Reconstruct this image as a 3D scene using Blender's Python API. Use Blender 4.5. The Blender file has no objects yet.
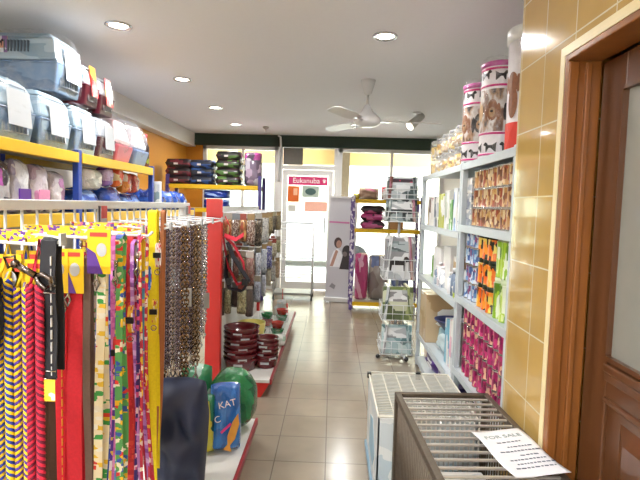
import bpy, bmesh, math, random
from mathutils import Vector, Matrix
C = bpy.context.scene.collection
R = random.Random(7)
PI = math.pi

# ------------------------------------------------------------------ materials
MATS = {}
def _nt(name):
    m = bpy.data.materials.new(name); m.use_nodes = True
    nt = m.node_tree; b = nt.nodes['Principled BSDF']
    MATS[name] = m
    return m, nt, b
def lin(c):
    return tuple((x/12.92 if x <= .04045 else ((x+.055)/1.055)**2.4) for x in c)
def rgb(h):
    h = h.lstrip('#'); return lin(tuple(int(h[i:i+2], 16)/255 for i in (0, 2, 4)))+(1,)
def mat(name, col, rough=.5, metal=0, var=.12, scale=30, bump=0, coat=0, emit=0, trans=0, alpha=1, stretch=(1,1,1)):
    if name in MATS: return MATS[name]
    m, nt, b = _nt(name)
    c = rgb(col)
    N = nt.nodes; L = nt.links
    tc = N.new('ShaderNodeTexCoord'); mp = N.new('ShaderNodeMapping'); mp.inputs['Scale'].default_value = stretch
    L.new(tc.outputs['Object'], mp.inputs['Vector'])
    nz = N.new('ShaderNodeTexNoise'); nz.inputs['Scale'].default_value = scale; nz.inputs['Detail'].default_value = 4
    L.new(mp.outputs['Vector'], nz.inputs['Vector'])
    mx = N.new('ShaderNodeMix'); mx.data_type = 'RGBA'
    mx.inputs[6].default_value = tuple(x*(1-var) for x in c[:3])+(1,)
    mx.inputs[7].default_value = tuple(min(1, x*(1+var)+.01*var) for x in c[:3])+(1,)
    L.new(nz.outputs['Fac'], mx.inputs['Factor']); L.new(mx.outputs[2], b.inputs['Base Color'])
    b.inputs['Roughness'].default_value = rough; b.inputs['Metallic'].default_value = metal
    b.inputs['Coat Weight'].default_value = coat
    b.inputs['Transmission Weight'].default_value = trans; b.inputs['Alpha'].default_value = alpha
    if emit:
        b.inputs['Emission Color'].default_value = c; b.inputs['Emission Strength'].default_value = emit
    if bump:
        bp = N.new('ShaderNodeBump'); bp.inputs['Strength'].default_value = bump; bp.inputs['Distance'].default_value = .01
        L.new(nz.outputs['Fac'], bp.inputs['Height']); L.new(bp.outputs['Normal'], b.inputs['Normal'])
    return m
def pmat(name, cols, scale=(4,4,4), rough=.35, kind='voronoi', coat=.3, bump=0, smooth=False, metal=0):
    """printed packaging: patches of several inks laid out over the object's own box"""
    if name in MATS: return MATS[name]
    m, nt, b = _nt(name); N = nt.nodes; L = nt.links
    tc = N.new('ShaderNodeTexCoord'); mp = N.new('ShaderNodeMapping'); mp.inputs['Scale'].default_value = scale
    oi = N.new('ShaderNodeObjectInfo'); mu = N.new('ShaderNodeMath'); mu.operation = 'MULTIPLY'; mu.inputs[1].default_value = 7
    L.new(oi.outputs['Random'], mu.inputs[0]); L.new(mu.outputs[0], mp.inputs['Location'])
    L.new(tc.outputs['Generated'], mp.inputs['Vector'])
    rp = N.new('ShaderNodeValToRGB'); rp.color_ramp.interpolation = 'LINEAR' if smooth else 'CONSTANT'
    n = len(cols)
    while len(rp.color_ramp.elements) < n: rp.color_ramp.elements.new(.5)
    if kind == 'voronoi':
        t = N.new('ShaderNodeTexVoronoi'); t.inputs['Scale'].default_value = 1; t.distance = 'CHEBYCHEV'
        sp = N.new('ShaderNodeSeparateColor'); L.new(t.outputs['Color'], sp.inputs[0]); out = sp.outputs[0]
        pos = [i/n for i in range(n)]
    elif kind == 'wave':
        t = N.new('ShaderNodeTexWave'); t.inputs['Scale'].default_value = 1; t.inputs['Distortion'].default_value = 1.2
        out = t.outputs['Fac']; pos = [i/n for i in range(n)]
    else:
        t = N.new('ShaderNodeTexNoise'); t.inputs['Scale'].default_value = 1; t.inputs['Detail'].default_value = 3
        out = t.outputs['Fac']; pos = [.3+.42*i/n for i in range(n)]; pos[0] = 0
    L.new(mp.outputs['Vector'], t.inputs['Vector'])
    for e, p, c in zip(rp.color_ramp.elements, pos, cols): e.position = p; e.color = rgb(c)
    L.new(out, rp.inputs['Fac']); L.new(rp.outputs['Color'], b.inputs['Base Color'])
    b.inputs['Roughness'].default_value = rough; b.inputs['Coat Weight'].default_value = coat; b.inputs['Metallic'].default_value = metal
    if bump:
        nz = N.new('ShaderNodeTexNoise'); nz.inputs['Scale'].default_value = 9; L.new(tc.outputs['Generated'], nz.inputs['Vector'])
        bp = N.new('ShaderNodeBump'); bp.inputs['Strength'].default_value = bump; bp.inputs['Distance'].default_value = .02
        L.new(nz.outputs['Fac'], bp.inputs['Height']); L.new(bp.outputs['Normal'], b.inputs['Normal'])
    return m
def film(name, tint='#ffffff', clear=.7, rough=.12, bump=.6, scale=14):
    """thin clear plastic: mostly see-through with a crinkled gloss"""
    if name in MATS: return MATS[name]
    m, nt, b = _nt(name); N = nt.nodes; L = nt.links
    N.remove(b); out = N['Material Output']
    tr = N.new('ShaderNodeBsdfTransparent'); tr.inputs[0].default_value = rgb(tint)
    gl = N.new('ShaderNodeBsdfGlossy'); gl.inputs['Roughness'].default_value = rough; gl.inputs[0].default_value = rgb('#f4f6fa')
    df = N.new('ShaderNodeBsdfDiffuse'); df.inputs[0].default_value = rgb('#e8ecf2')
    m0 = N.new('ShaderNodeMixShader'); m0.inputs[0].default_value = .5; L.new(gl.outputs[0], m0.inputs[1]); L.new(df.outputs[0], m0.inputs[2])
    ms = N.new('ShaderNodeMixShader')
    tc = N.new('ShaderNodeTexCoord'); nz = N.new('ShaderNodeTexNoise'); nz.inputs['Scale'].default_value = scale; nz.inputs['Detail'].default_value = 5
    L.new(tc.outputs['Object'], nz.inputs['Vector'])
    mr = N.new('ShaderNodeMapRange'); mr.inputs[1].default_value = .3; mr.inputs[2].default_value = .75
    mr.inputs[3].default_value = 1-clear-.18; mr.inputs[4].default_value = 1-clear+.25; L.new(nz.outputs['Fac'], mr.inputs[0])
    L.new(mr.outputs[0], ms.inputs[0])
    bp = N.new('ShaderNodeBump'); bp.inputs['Strength'].default_value = bump; bp.inputs['Distance'].default_value = .03
    L.new(nz.outputs['Fac'], bp.inputs['Height']); L.new(bp.outputs['Normal'], gl.inputs['Normal'])
    L.new(tr.outputs[0], ms.inputs[1]); L.new(m0.outputs[0], ms.inputs[2]); L.new(ms.outputs[0], out.inputs['Surface'])
    return m
def glass(name, tint='#ffffff', frost=0):
    if name in MATS: return MATS[name]
    m, nt, b = _nt(name); N = nt.nodes; L = nt.links
    N.remove(b); out = N['Material Output']
    tr = N.new('ShaderNodeBsdfTransparent'); tr.inputs[0].default_value = rgb(tint)
    gl = N.new('ShaderNodeBsdfGlossy'); gl.inputs['Roughness'].default_value = .03
    fr = N.new('ShaderNodeFresnel'); fr.inputs[0].default_value = 1.45
    ms = N.new('ShaderNodeMixShader'); L.new(fr.outputs[0], ms.inputs[0]); L.new(tr.outputs[0], ms.inputs[1]); L.new(gl.outputs[0], ms.inputs[2])
    L.new(ms.outputs[0], out.inputs['Surface'])
    return m

# ------------------------------------------------------------------ mesh building
class MB:
    def __init__(s): s.b = bmesh.new(); s.mi = 0; s.M = Matrix()
    def _fin(s, vs, smooth=False):
        fs = set(f for v in vs for f in v.link_faces)
        for f in fs: f.material_index = s.mi; f.smooth = smooth
        return s
    def bx(s, x0, x1, y0, y1, z0, z1, rot=None):
        m = Matrix.Translation(((x0+x1)/2, (y0+y1)/2, (z0+z1)/2))
        if rot is not None: m = m @ rot
        m = m @ Matrix.Diagonal((abs(x1-x0), abs(y1-y0), abs(z1-z0), 1))
        r = bmesh.ops.create_cube(s.b, size=1, matrix=s.M @ m); return s._fin(r['verts'])
    def taper(s, cx, cy, z0, z1, a, b, c, d):
        """frustum box: a x b at the bottom, c x d at the top"""
        vs = [s.b.verts.new(s.M @ Vector((cx+i*u/2, cy+j*v/2, z))) for z, u, v in ((z0, a, b), (z1, c, d)) for i, j in ((-1,-1),(1,-1),(1,1),(-1,1))]
        for f in ((3,2,1,0),(4,5,6,7),(0,1,5,4),(1,2,6,5),(2,3,7,6),(3,0,4,7)): s.b.faces.new([vs[i] for i in f])
        return s._fin(vs)
    def cyl(s, p0, p1, r0, r1=None, n=12):
        p0 = Vector(p0); p1 = Vector(p1); d = p1-p0
        q = d.to_track_quat('Z', 'Y').to_matrix().to_4x4()
        r = bmesh.ops.create_cone(s.b, cap_ends=True, segments=n, radius1=r0, radius2=r0 if r1 is None else r1, depth=d.length,
                                  matrix=s.M @ Matrix.Translation((p0+p1)/2) @ q)
        s._fin(r['verts'], True)
        for f in set(f for v in r['verts'] for f in v.link_faces):
            if len(f.verts) > 4: f.smooth = False
        return s
    def ball(s, c, rx, ry=None, rz=None, n=12, rot=None):
        m = Matrix.Translation(c)
        if rot is not None: m = m @ rot
        m = m @ Matrix.Diagonal((rx, ry or rx, rz or rx, 1))
        r = bmesh.ops.create_uvsphere(s.b, u_segments=n, v_segments=max(6, n*2//3), radius=1, matrix=s.M @ m); return s._fin(r['verts'], True)
    def lathe(s, prof, n=20, c=(0,0,0), sx=1, sy=1):
        rings = []
        for r, z in prof:
            rings.append([s.b.verts.new(s.M @ Vector((c[0]+sx*max(r, 1e-4)*math.cos(2*PI*i/n), c[1]+sy*max(r, 1e-4)*math.sin(2*PI*i/n), c[2]+z))) for i in range(n)])
        for a, b in zip(rings, rings[1:]):
            for i in range(n): s.b.faces.new((a[i], a[(i+1) % n], b[(i+1) % n], b[i]))
        s.b.faces.new(list(reversed(rings[0]))); s.b.faces.new(rings[-1])
        return s._fin([v for r in rings for v in r], True)
    def tube(s, pts, r, n=6, closed=False):
        pts = [Vector(p) for p in pts]; k = len(pts); rings = []
        up = Vector((.13, .21, 1)).normalized()
        for i, p in enumerate(pts):
            if closed: t = pts[(i+1) % k]-pts[i-1]
            else: t = pts[min(i+1, k-1)]-pts[max(i-1, 0)]
            t.normalize(); a = t.cross(up)
            if a.length < 1e-3: a = t.cross(Vector((1, 0, 0)))
            a.normalize(); b2 = t.cross(a)
            rr = r[i] if isinstance(r, (list, tuple)) else r
            rings.append([s.b.verts.new(s.M @ (p+a*rr*math.cos(2*PI*j/n)+b2*rr*math.sin(2*PI*j/n))) for j in range(n)])
        for i in range(k if closed else k-1):
            a, b2 = rings[i], rings[(i+1) % k]
            for j in range(n): s.b.faces.new((a[j], a[(j+1) % n], b2[(j+1) % n], b2[j]))
        if not closed: s.b.faces.new(list(reversed(rings[0]))); s.b.faces.new(rings[-1])
        return s._fin([v for q in rings for v in q], True)
    def ribbon(s, pts, wv, th):
        """flat band of width vector wv following pts, thickness th"""
        pts = [Vector(p) for p in pts]; wv = Vector(wv); k = len(pts); rows = []
        for i, p in enumerate(pts):
            t = pts[min(i+1, k-1)]-pts[max(i-1, 0)]; nn = t.cross(wv).normalized()*th/2
            rows.append([s.b.verts.new(s.M @ q) for q in (p-wv/2-nn, p+wv/2-nn, p+wv/2+nn, p-wv/2+nn)])
        for a, b in zip(rows, rows[1:]):
            for j in range(4): s.b.faces.new((a[j], a[(j+1) % 4], b[(j+1) % 4], b[j]))
        s.b.faces.new(list(reversed(rows[0]))); s.b.faces.new(rows[-1])
        return s._fin([v for q in rows for v in q])
    def prism(s, poly, ax, d0, d1):
        """poly in 2D extruded along axis ax ('x','y','z')"""
        def P(u, v, d): return {'x': (d, u, v), 'y': (u, d, v), 'z': (u, v, d)}[ax]
        a = [s.b.verts.new(s.M @ Vector(P(u, v, d0))) for u, v in poly]; b = [s.b.verts.new(s.M @ Vector(P(u, v, d1))) for u, v in poly]
        n = len(poly)
        s.b.faces.new(a); s.b.faces.new(list(reversed(b)))
        for i in range(n): s.b.faces.new((a[i], b[i], b[(i+1) % n], a[(i+1) % n]))
        return s._fin(a+b)
    def pouch(s, w, h, t, n=10, seed=0, sq=4, lump=.1, zc=False, rnd=.07):
        """filled bag standing on z=0: width along x, thickness along y, height h, with sealed edges"""
        rr = random.Random(seed); ph = [rr.uniform(0, 6.28) for _ in range(4)]
        z0 = -h/2 if zc else 0; F = []; B = []
        for j in range(n+1):
            v = -1+2*j/n; rf = []; rb = []
            for i in range(n+1):
                u = -1+2*i/n
                q = (max(0, 1-abs(u)**sq)*max(0, 1-abs(v)**sq))**.5
                l = 1+lump*(math.sin(5*u+ph[0])*math.sin(4*v+ph[1])+.6*math.sin(9*v+ph[2]+4*u))
                x = u*w/2*(1-.07*(1-v*v)*0-.03*math.sin(3*v+ph[3])*lump*5); z = z0+(v*(1-rnd*abs(u)**3)+1)*h/2; x *= 1-rnd*abs(v)**3
                rf.append(s.b.verts.new(s.M @ Vector((x, -t/2*q*l, z))))
                edge = i in (0, n) or j in (0, n)
                rb.append(rf[-1] if edge else s.b.verts.new(s.M @ Vector((x, t/2*q*l, z))))
            F.append(rf); B.append(rb)
        vs = set()
        for j in range(n):
            for i in range(n):
                s.b.faces.new((F[j][i], F[j][i+1], F[j+1][i+1], F[j+1][i]))
                s.b.faces.new((B[j+1][i], B[j+1][i+1], B[j][i+1], B[j][i]))
                vs.update((F[j][i], F[j][i+1], F[j+1][i+1], F[j+1][i], B[j][i], B[j][i+1], B[j+1][i+1], B[j+1][i]))
        return s._fin(vs, True)
    def mesh(s, name, mats):
        bmesh.ops.recalc_face_normals(s.b, faces=s.b.faces)
        me = bpy.data.meshes.new(name); s.b.to_mesh(me); s.b.free()
        for m in (mats if isinstance(mats, (list, tuple)) else [mats]): me.materials.append(m)
        return me
    def build(s, name, mats, parent=None, loc=None, bevel=0, rotz=0):
        o = bpy.data.objects.new(name, s.mesh(name, mats)); C.objects.link(o)
        if loc is not None: o.location = loc
        if rotz: o.rotation_euler.z = rotz
        if parent: o.parent = parent
        if bevel:
            md = o.modifiers.new('edge', 'BEVEL'); md.width = bevel; md.segments = 2; md.limit_method = 'ANGLE'
        return o
def tag(o, label=None, cat=None, group=None, kind=None):
    if label: o['label'] = label
    if cat: o['category'] = cat
    if group: o['group'] = group
    if kind: o['kind'] = kind
    return o
def thing(name, label, cat, loc=(0,0,0), rotz=0, group=None):
    o = bpy.data.objects.new(name, None); C.objects.link(o); o.empty_display_size = .05
    o.location = loc; o.rotation_euler.z = rotz
    return tag(o, label, cat, group)
def struct(name, mb, m, parent=None, bevel=0):
    o = mb.build(name, m, parent, bevel=bevel)
    if not parent: o['kind'] = 'structure'
    return o
def dup(root, loc, rotz=0, label=None, group=None):
    r = root.copy(); C.objects.link(r); r.location = loc; r.rotation_euler = (root.rotation_euler.x, root.rotation_euler.y, rotz)
    if label: r['label'] = label
    if group: r['group'] = group
    for ch in root.children:
        c = ch.copy(); C.objects.link(c); c.parent = r
        for g in ch.children:
            d = g.copy(); C.objects.link(d); d.parent = c
    return r
def text(name, s, size, m, parent, loc, rot, extr=.0008, align='CENTER'):
    cu = bpy.data.curves.new(name, 'FONT'); cu.body = s; cu.size = size; cu.extrude = extr; cu.align_x = align; cu.align_y = 'CENTER'
    tmp = bpy.data.objects.new(name, cu); C.objects.link(tmp)
    me = bpy.data.meshes.new_from_object(tmp.evaluated_get(bpy.context.evaluated_depsgraph_get()))
    bpy.data.objects.remove(tmp); bpy.data.curves.remove(cu)
    me.materials.clear(); me.materials.append(m); o = bpy.data.objects.new(name, me); C.objects.link(o)
    o.location = loc; o.rotation_euler = rot; o.parent = parent
    return o
def arc(cx, cz, r, a0, a1, n=6):
    return [(cx+r*math.cos(a0+(a1-a0)*i/n), cz+r*math.sin(a0+(a1-a0)*i/n)) for i in range(n+1)]
EXPOSURE, LAMP_W, SKY, SUN, FILL_W = 0.3, 19, 14.0, 8.0, 75
# ------------------------------------------------------------------ camera
cd = bpy.data.cameras.new('camera'); cam = bpy.data.objects.new('camera', cd); C.objects.link(cam)
cd.sensor_width = 36; cd.lens = 500/640*36; cd.clip_start = .05
_Y = Vector((13, 34, 500)).normalized(); _u = Vector((math.sin(math.radians(1.7)), math.cos(math.radians(1.7)), 0))
_Z = (_u-_Y*_u.dot(_Y)).normalized()
# handedness: right x up = -forward in the camera frame (x right, y up, z forward is left handed)
_X = -_Z.cross(_Y)*-1 if False else _Z.cross(_Y)*-1
_X = Vector((_Z.y*_Y.z-_Z.z*_Y.y, _Z.z*_Y.x-_Z.x*_Y.z, _Z.x*_Y.y-_Z.y*_Y.x))
right = Vector((_X[0], _Y[0], _Z[0])); upv = Vector((_X[1], _Y[1], _Z[1])); fwd = Vector((_X[2], _Y[2], _Z[2]))
mw = Matrix((right, upv, -fwd)).transposed().to_4x4(); mw.translation = Vector((0, 0, 1.5)); cam.matrix_world = mw
bpy.context.scene.camera = cam
vs = bpy.context.scene.view_settings
vs.view_transform = 'Standard'; vs.look = 'None'; vs.gamma = 1; vs.use_curve_mapping = False; vs.exposure = EXPOSURE

# ------------------------------------------------------------------ surface materials
def tiles(name, c1, c2, grout, w, h, off, plane, rough, gw=.003, bump=.15, coat=0):
    m, nt, b = _nt(name); N = nt.nodes; L = nt.links
    tc = N.new('ShaderNodeTexCoord'); sp = N.new('ShaderNodeSeparateXYZ'); cb = N.new('ShaderNodeCombineXYZ')
    L.new(tc.outputs['Object'], sp.inputs[0])
    for i, ax in enumerate(plane): 
        ad = N.new('ShaderNodeMath'); ad.operation = 'ADD'; ad.inputs[1].default_value = off[i]+50*(w, h)[i]
        L.new(sp.outputs[ax], ad.inputs[0]); L.new(ad.outputs[0], cb.inputs[i])
    br = N.new('ShaderNodeTexBrick'); br.offset = 0; br.squash = 1
    br.inputs['Scale'].default_value = 1; br.inputs['Brick Width'].default_value = w; br.inputs['Row Height'].default_value = h
    br.inputs['Mortar Size'].default_value = gw; br.inputs['Mortar Smooth'].default_value = .1; br.inputs['Bias'].default_value = 0
    br.inputs['Color1'].default_value = rgb(c1); br.inputs['Color2'].default_value = rgb(c2); br.inputs['Mortar'].default_value = rgb(grout)
    L.new(cb.outputs[0], br.inputs['Vector'])
    nz = N.new('ShaderNodeTexNoise'); nz.inputs['Scale'].default_value = 9; nz.inputs['Detail'].default_value = 6; L.new(tc.outputs['Object'], nz.inputs['Vector'])
    mr = N.new('ShaderNodeMapRange'); mr.inputs[3].default_value = .88; mr.inputs[4].default_value = 1.1; L.new(nz.outputs['Fac'], mr.inputs[0])
    mx = N.new('ShaderNodeMix'); mx.data_type = 'RGBA'; mx.blend_type = 'MULTIPLY'; mx.inputs['Factor'].default_value = 1
    L.new(br.outputs['Color'], mx.inputs[6]); L.new(mr.outputs[0], mx.inputs[7]); L.new(mx.outputs[2], b.inputs['Base Color'])
    b.inputs['Roughness'].default_value = rough; b.inputs['Coat Weight'].default_value = coat
    bp = N.new('ShaderNodeBump'); bp.inputs['Strength'].default_value = bump; bp.inputs['Distance'].default_value = .004; bp.invert = True
    L.new(br.outputs['Fac'], bp.inputs['Height']); L.new(bp.outputs['Normal'], b.inputs['Normal'])
    return m
floor_m = tiles('floor_tile', '#968b7a', '#918676', '#6c6458', .3, .32, (0, -2.83), 'XY', .2, .003)
wtile_m = tiles('wall_tile', '#c4a15c', '#be9b56', '#e0d6b2', .25, .28, (-2.04, -1.0), 'YZ', .12, .003, .3, .3)
wtile2_m = tiles('wall_tile_end', '#c4a15c', '#be9b56', '#e0d6b2', .25, .28, (-.82, -1.0), 'XZ', .12, .003, .3, .3)
ceil_m = mat('ceiling_paint', '#e6e6ea', .9, var=.02)
white_w = mat('white_wall_paint', '#dcd8d0', .85, var=.03)
orange_w = mat('orange_wall_paint', '#c8861f', .7, var=.06)
green_m = mat('dark_green_paint', '#24392c', .6, var=.1)
alu = mat('white_aluminium', '#d8d8d6', .35, var=.03)
pane_m = glass('window_glass', '#f4faf8')
cream = mat('cream_trim', '#e8d8a8', .4, var=.05)
wood_o = mat('orange_wood', '#8f5726', .3, var=.35, scale=26, stretch=(1, 1, .06), coat=.4)
wood_d = mat('brown_wood', '#58341a', .3, var=.4, scale=24, stretch=(1, 1, .07), coat=.5)
wood_h = mat('brown_wood_rail', '#58341a', .3, var=.4, scale=24, stretch=(1, .07, 1), coat=.5)
white_p = mat('white_plastic', '#e6e8ea', .4, var=.03)
white_met = mat('white_powder_metal', '#dfe2e4', .35, var=.04)
chrome = mat('chrome', '#c8c8cc', .18, 1, var=.1)
black_p = mat('black_plastic', '#17171a', .4, var=.2)
lamp_m = mat('lamp_glow', '#fff6e6', .5, emit=14, var=0)

# ------------------------------------------------------------------ room shell
FY = 8.8
struct('floor', MB().bx(-2.75, 2.05, -1.6, FY+.1, -.1, 0), floor_m)
struct('ceiling', MB().bx(-2.75, 2.05, -1.6, FY+.1, 2.7, 2.8), ceil_m)
struct('wall_left', MB().bx(-2.75, -2.6, -1.6, 6.6, 0, 2.7), white_w)
struct('wall_left_far', MB().bx(-2.75, -2.6, 6.6, FY+.1, 0, 2.7), orange_w)
struct('wall_back', MB().bx(-2.75, 2.05, -1.75, -1.6, 0, 2.7), white_w)
struct('wall_right_far', MB().bx(1.9, 2.05, 2.3, FY+.1, 0, 2.7), white_w)
struct('trim_1', MB().bx(-2.6, -2.44, -1.6, FY, 2.47, 2.7), white_w)          # boxed beam along the left wall
DY0, DY1, DZ = .86, 1.80, 2.03
struct('wall_right', MB().bx(.82, .98, DY1+.05, 2.3, 0, 2.7).bx(.82, .98, -1.6, DY0-.05, 0, 2.7).bx(.82, .98, DY0-.05, DY1+.05, DZ+.05, 2.7), wtile_m)
struct('wall_right_end', MB().bx(.821, 1.9, 2.295, 2.31, 0, 2.7), wtile2_m)
struct('wall_right_outer', MB().bx(1.9, 2.05, -1.6, 2.3, 0, 2.7), white_w)
# front wall: orange pier, header
struct('wall_front', MB().bx(-2.6, -2.30, FY, FY+.12, 0, 2.7), orange_w)
struct('trim_2', MB().bx(-2.6, 2.0, FY-.06, FY+.12, 2.5, 2.7), green_m)      # dark green header band
struct('trim_3', MB().bx(.799, .825, DY1+.018, DY1+.05, 0, DZ+.05).bx(.799, .825, DY0-.05, DY1+.018, DZ+.018, DZ+.05), cream)
# shop windows
def window(name, x0, x1, splits):
    w = struct(name, MB().bx(x0, x0+.06, FY-.02, FY+.06, 0, 2.5).bx(x1-.06, x1, FY-.02, FY+.06, 0, 2.5)
        .bx(x0, x1, FY-.02, FY+.06, 2.44, 2.5).bx(x0, x1, FY-.02, FY+.06, 0, .1), alu)
    for s in splits: struct('mullion', MB().bx(s-.025, s+.025, FY-.015, FY+.05, .1, 2.44), alu, w)
    struct('pane', MB().bx(x0+.05, x1-.05, FY+.015, FY+.023, .09, 2.45), pane_m, w)
window('window_1', -2.30, -.98, [-1.6])
window('window_2', .08, 1.9, [1.0])
# glazed entrance door with transom
d2 = struct('door_2', MB().bx(-.98, -.90, FY-.05, FY+.08, 0, 2.5).bx(.0, .08, FY-.05, FY+.08, 0, 2.5).bx(-.9, 0, FY-.03, FY+.06, 2.12, 2.19), alu)
struct('door_leaf', MB().bx(-.89, -.81, FY-.02, FY+.03, .02, 2.11).bx(-.09, -.01, FY-.02, FY+.03, .02, 2.11)
       .bx(-.81, -.09, FY-.02, FY+.03, 2.02, 2.11).bx(-.81, -.09, FY-.02, FY+.03, .02, .14), alu, d2)
struct('pane', MB().bx(-.81, -.09, FY, FY+.008, .14, 2.02), pane_m, d2)
struct('transom_panel', MB().bx(-.89, -.55, FY, FY+.03, 2.2, 2.49), mat('grey_panel', '#76746c', .6), d2)
struct('pane', MB().bx(-.55, 0, FY, FY+.008, 2.19, 2.5), pane_m, d2)
struct('door_handle', MB().tube([(-.14, FY-.06, .95), (-.14, FY-.08, 1.0), (-.14, FY-.08, 1.25), (-.14, FY-.06, 1.3)], .012).cyl((-.14, FY-.06, .96), (-.14, FY-.01, .96), .01).cyl((-.14, FY-.06, 1.29), (-.14, FY-.01, 1.29), .01), chrome, d2)
# things stuck on the glass of the door
pink_s = mat('pink_sign', '#d0286c', .4, var=.05); wht = mat('white_ink', '#f2f2f2', .5, var=0)
sg = MB().bx(-.345, .345, -.004, .004, -.075, .075).build('door_sign', pink_s, None, (-.45, FY-.012, 1.925))
tag(sg, 'pink rectangular sign with white lettering across the top of the glass door', 'sign')
text('lettering', 'Eukanuba', .125, wht, sg, (-.03, -.006, .0), (PI/2, 0, 0))
for k, a in enumerate((.29, .275)): pass
pw = MB(); 
for (u, v, r) in ((0, 0, .022), (-.022, .026, .009), (-.007, .034, .009), (.009, .034, .009), (.023, .024, .009)): pw.cyl((u, -.006, v), (u, -.004, v), r, n=10)
o = pw.build('paw_mark', wht, sg, (.285, 0, -.01))
po = MB().bx(-.10, .10, -.003, .003, -.14, .14).build('poster', mat('orange_paper', '#d8641c', .6, var=.2, scale=8), None, (-.70, FY-.01, 1.69))
tag(po, 'orange paper poster taped inside the glass door below the pink sign', 'poster')
MB().bx(-.0, .07, -.005, -.003, -.02, .1).build('pale_panel', mat('pale_orange', '#eeb690', .6), po)
p2 = MB().bx(-.15, .15, -.003, .003, -.10, .10).build('poster', mat('grey_green_paper', '#a9b8ac', .6), None, (-.40, FY-.01, 1.74))
tag(p2, 'pale green notice with a dark oval picture on the glass door', 'poster')
MB().prism([(.095*math.cos(2*PI*i/20), .06*math.sin(2*PI*i/20)) for i in range(20)], 'y', -.006, -.003).build('picture', mat('dark_teal', '#3d5a58', .6), p2)
p3 = MB().bx(-.07, .07, -.003, .003, -.06, .06).build('sticker', mat('pale_grey_paper', '#c4c4c0', .6), None, (-.72, FY-.01, 1.44))
tag(p3, 'small pale grey sticker on the glass door under the orange poster', 'sticker')
p4 = MB().bx(-.20, .20, -.003, .003, -.09, .09).build('sticker', mat('pale_peach_paper', '#e8b09c', .6), None, (-.30, FY-.01, 1.48))
tag(p4, 'wide peach sticker on the glass door below the pale green notice', 'sticker')
# conduit over the door
tag(MB().tube([(-.98, FY-.09, 2.69), (-.94, FY-.09, 2.66), (-.93, FY-.09, 2.5), (-.96, FY-.08, 2.42), (-.96, FY-.07, 1.9)], .018, 8).build('cable_conduit', white_p), 'white curved cable conduit crossing the dark green header beside the glass door', 'conduit')

# ------------------------------------------------------------------ outside: covered walkway, street, facing houses
struct('pavement', MB().bx(-6, 6, FY+.1, 11.6, -.14, -.02), mat('pavement_concrete', '#b8b4aa', .8, var=.15, scale=6))
struct('road', MB().bx(-18, 18, 11.6, 19, -.3, -.16), mat('road_asphalt', '#8f8e8c', .9, var=.15, scale=8))
struct('ceiling_outside', MB().bx(-6, 6, FY+.12, 11.6, 2.75, 2.9), mat('walkway_ceiling', '#c9b48a', .8, var=.05))
struct('trim_4', MB().bx(-6, 6, 11.45, 11.6, 2.43, 2.76), mat('fascia_paint', '#d8bc84', .8, var=.05))
pil = mat('pillar_paint', '#6a5c4c', .8, var=.08)
for i, x in enumerate((-3.1, .22, 3.6)): struct('pillar_%d' % (i+1), MB().bx(x-.12, x+.12, 11.1, 11.42, -.02, 2.75), pil)
sh = thing('roller_shutter', 'grey-green ribbed roller shutter across the street behind the left window', 'shutter', (-3.6, 17.9, -.16))
m_ = MB()
for i in range(16): m_.bx(-2+.25*i, -1.78+.25*i, -.06, .06, 0, 3.4)
m_.build('shutter_panel', mat('shutter_paint', '#b4bca8', .6), sh); MB().bx(-2.1, 2.1, -.1, .1, 3.4, 3.8).build('shutter_box', mat('shutter_box_paint', '#6c7464', .6), sh)
bl = thing('building', 'pale shophouse with dark windows facing the store across the street', 'building', (0, 19, -.2))
MB().bx(-14, 14, .2, 4, 0, 8).build('facade', mat('facade_paint', '#e4ddcc', .85, var=.06, scale=2), bl)
for x in (-9, -1.2, 1.6, 4.4, 8): MB().bx(x-.8, x+.8, .12, .25, 4.4, 6).build('window', mat('facade_window', '#56606a', .2), bl)
MB().bx(-14, 14, -.8, .3, 3.5, 3.7).build('canopy', mat('canopy_paint', '#b9a88c', .8), bl)
cr = thing('parked_car', 'silver car parked on the street beyond the glass door', 'car', (-.6, 14.2, -.16), .0)
cm = mat('car_paint', '#e0d8d4', .25, .3, coat=.6); 
MB().prism([(-2, .3), (2, .3), (2.05, .7), (1.9, .85), (1.1, .95), (.5, 1.4), (-1.0, 1.42), (-1.7, .98), (-2.05, .85)], 'y', -.8, .8).build('body', cm, cr, bevel=.05)
MB().prism([(.95, .97), (.45, 1.36), (-.95, 1.37), (-1.5, 1.0)], 'y', -.815, .815).build('side_windows', mat('car_glass', '#a8acb0', .1), cr)
for x in (-1.25, 1.25):
    for y in (-.72, .72): MB().cyl((x, y-.09, .31), (x, y+.09, .31), .31, n=24).build('wheel', black_p, cr)

# ------------------------------------------------------------------ wooden door at the right
d1 = struct('door_1', MB().bx(.80, .92, DY1-.005, DY1+.018, 0, DZ+.018).bx(.80, .92, DY0-.05, DY0, 0, DZ+.018).bx(.80, .92, DY0, DY1, DZ-.005, DZ+.018)
   .bx(.80, .835, DY1-.02, DY1, 0, DZ-.01).bx(.862, .882, DY1-.017, DY1, 0, DZ-.01), wood_o, bevel=.004)
dx0, dx1 = .915, .955
def drb(n, mm, *b): return struct(n, MB().bx(*b), mm, d1, .004)
drb('stile', wood_d, dx0, dx1, DY1-.165, DY1-.02, .01, DZ-.015); drb('stile', wood_d, dx0, dx1, DY0, DY0+.13, .01, DZ-.015)
drb('rail', wood_h, dx0, dx1, DY0+.13, DY1-.165, DZ-.12, DZ-.015); drb('rail', wood_h, dx0, dx1, DY0+.13, DY1-.165, .88, 1.02); drb('rail', wood_h, dx0, dx1, DY0+.13, DY1-.165, .01, .2)
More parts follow.
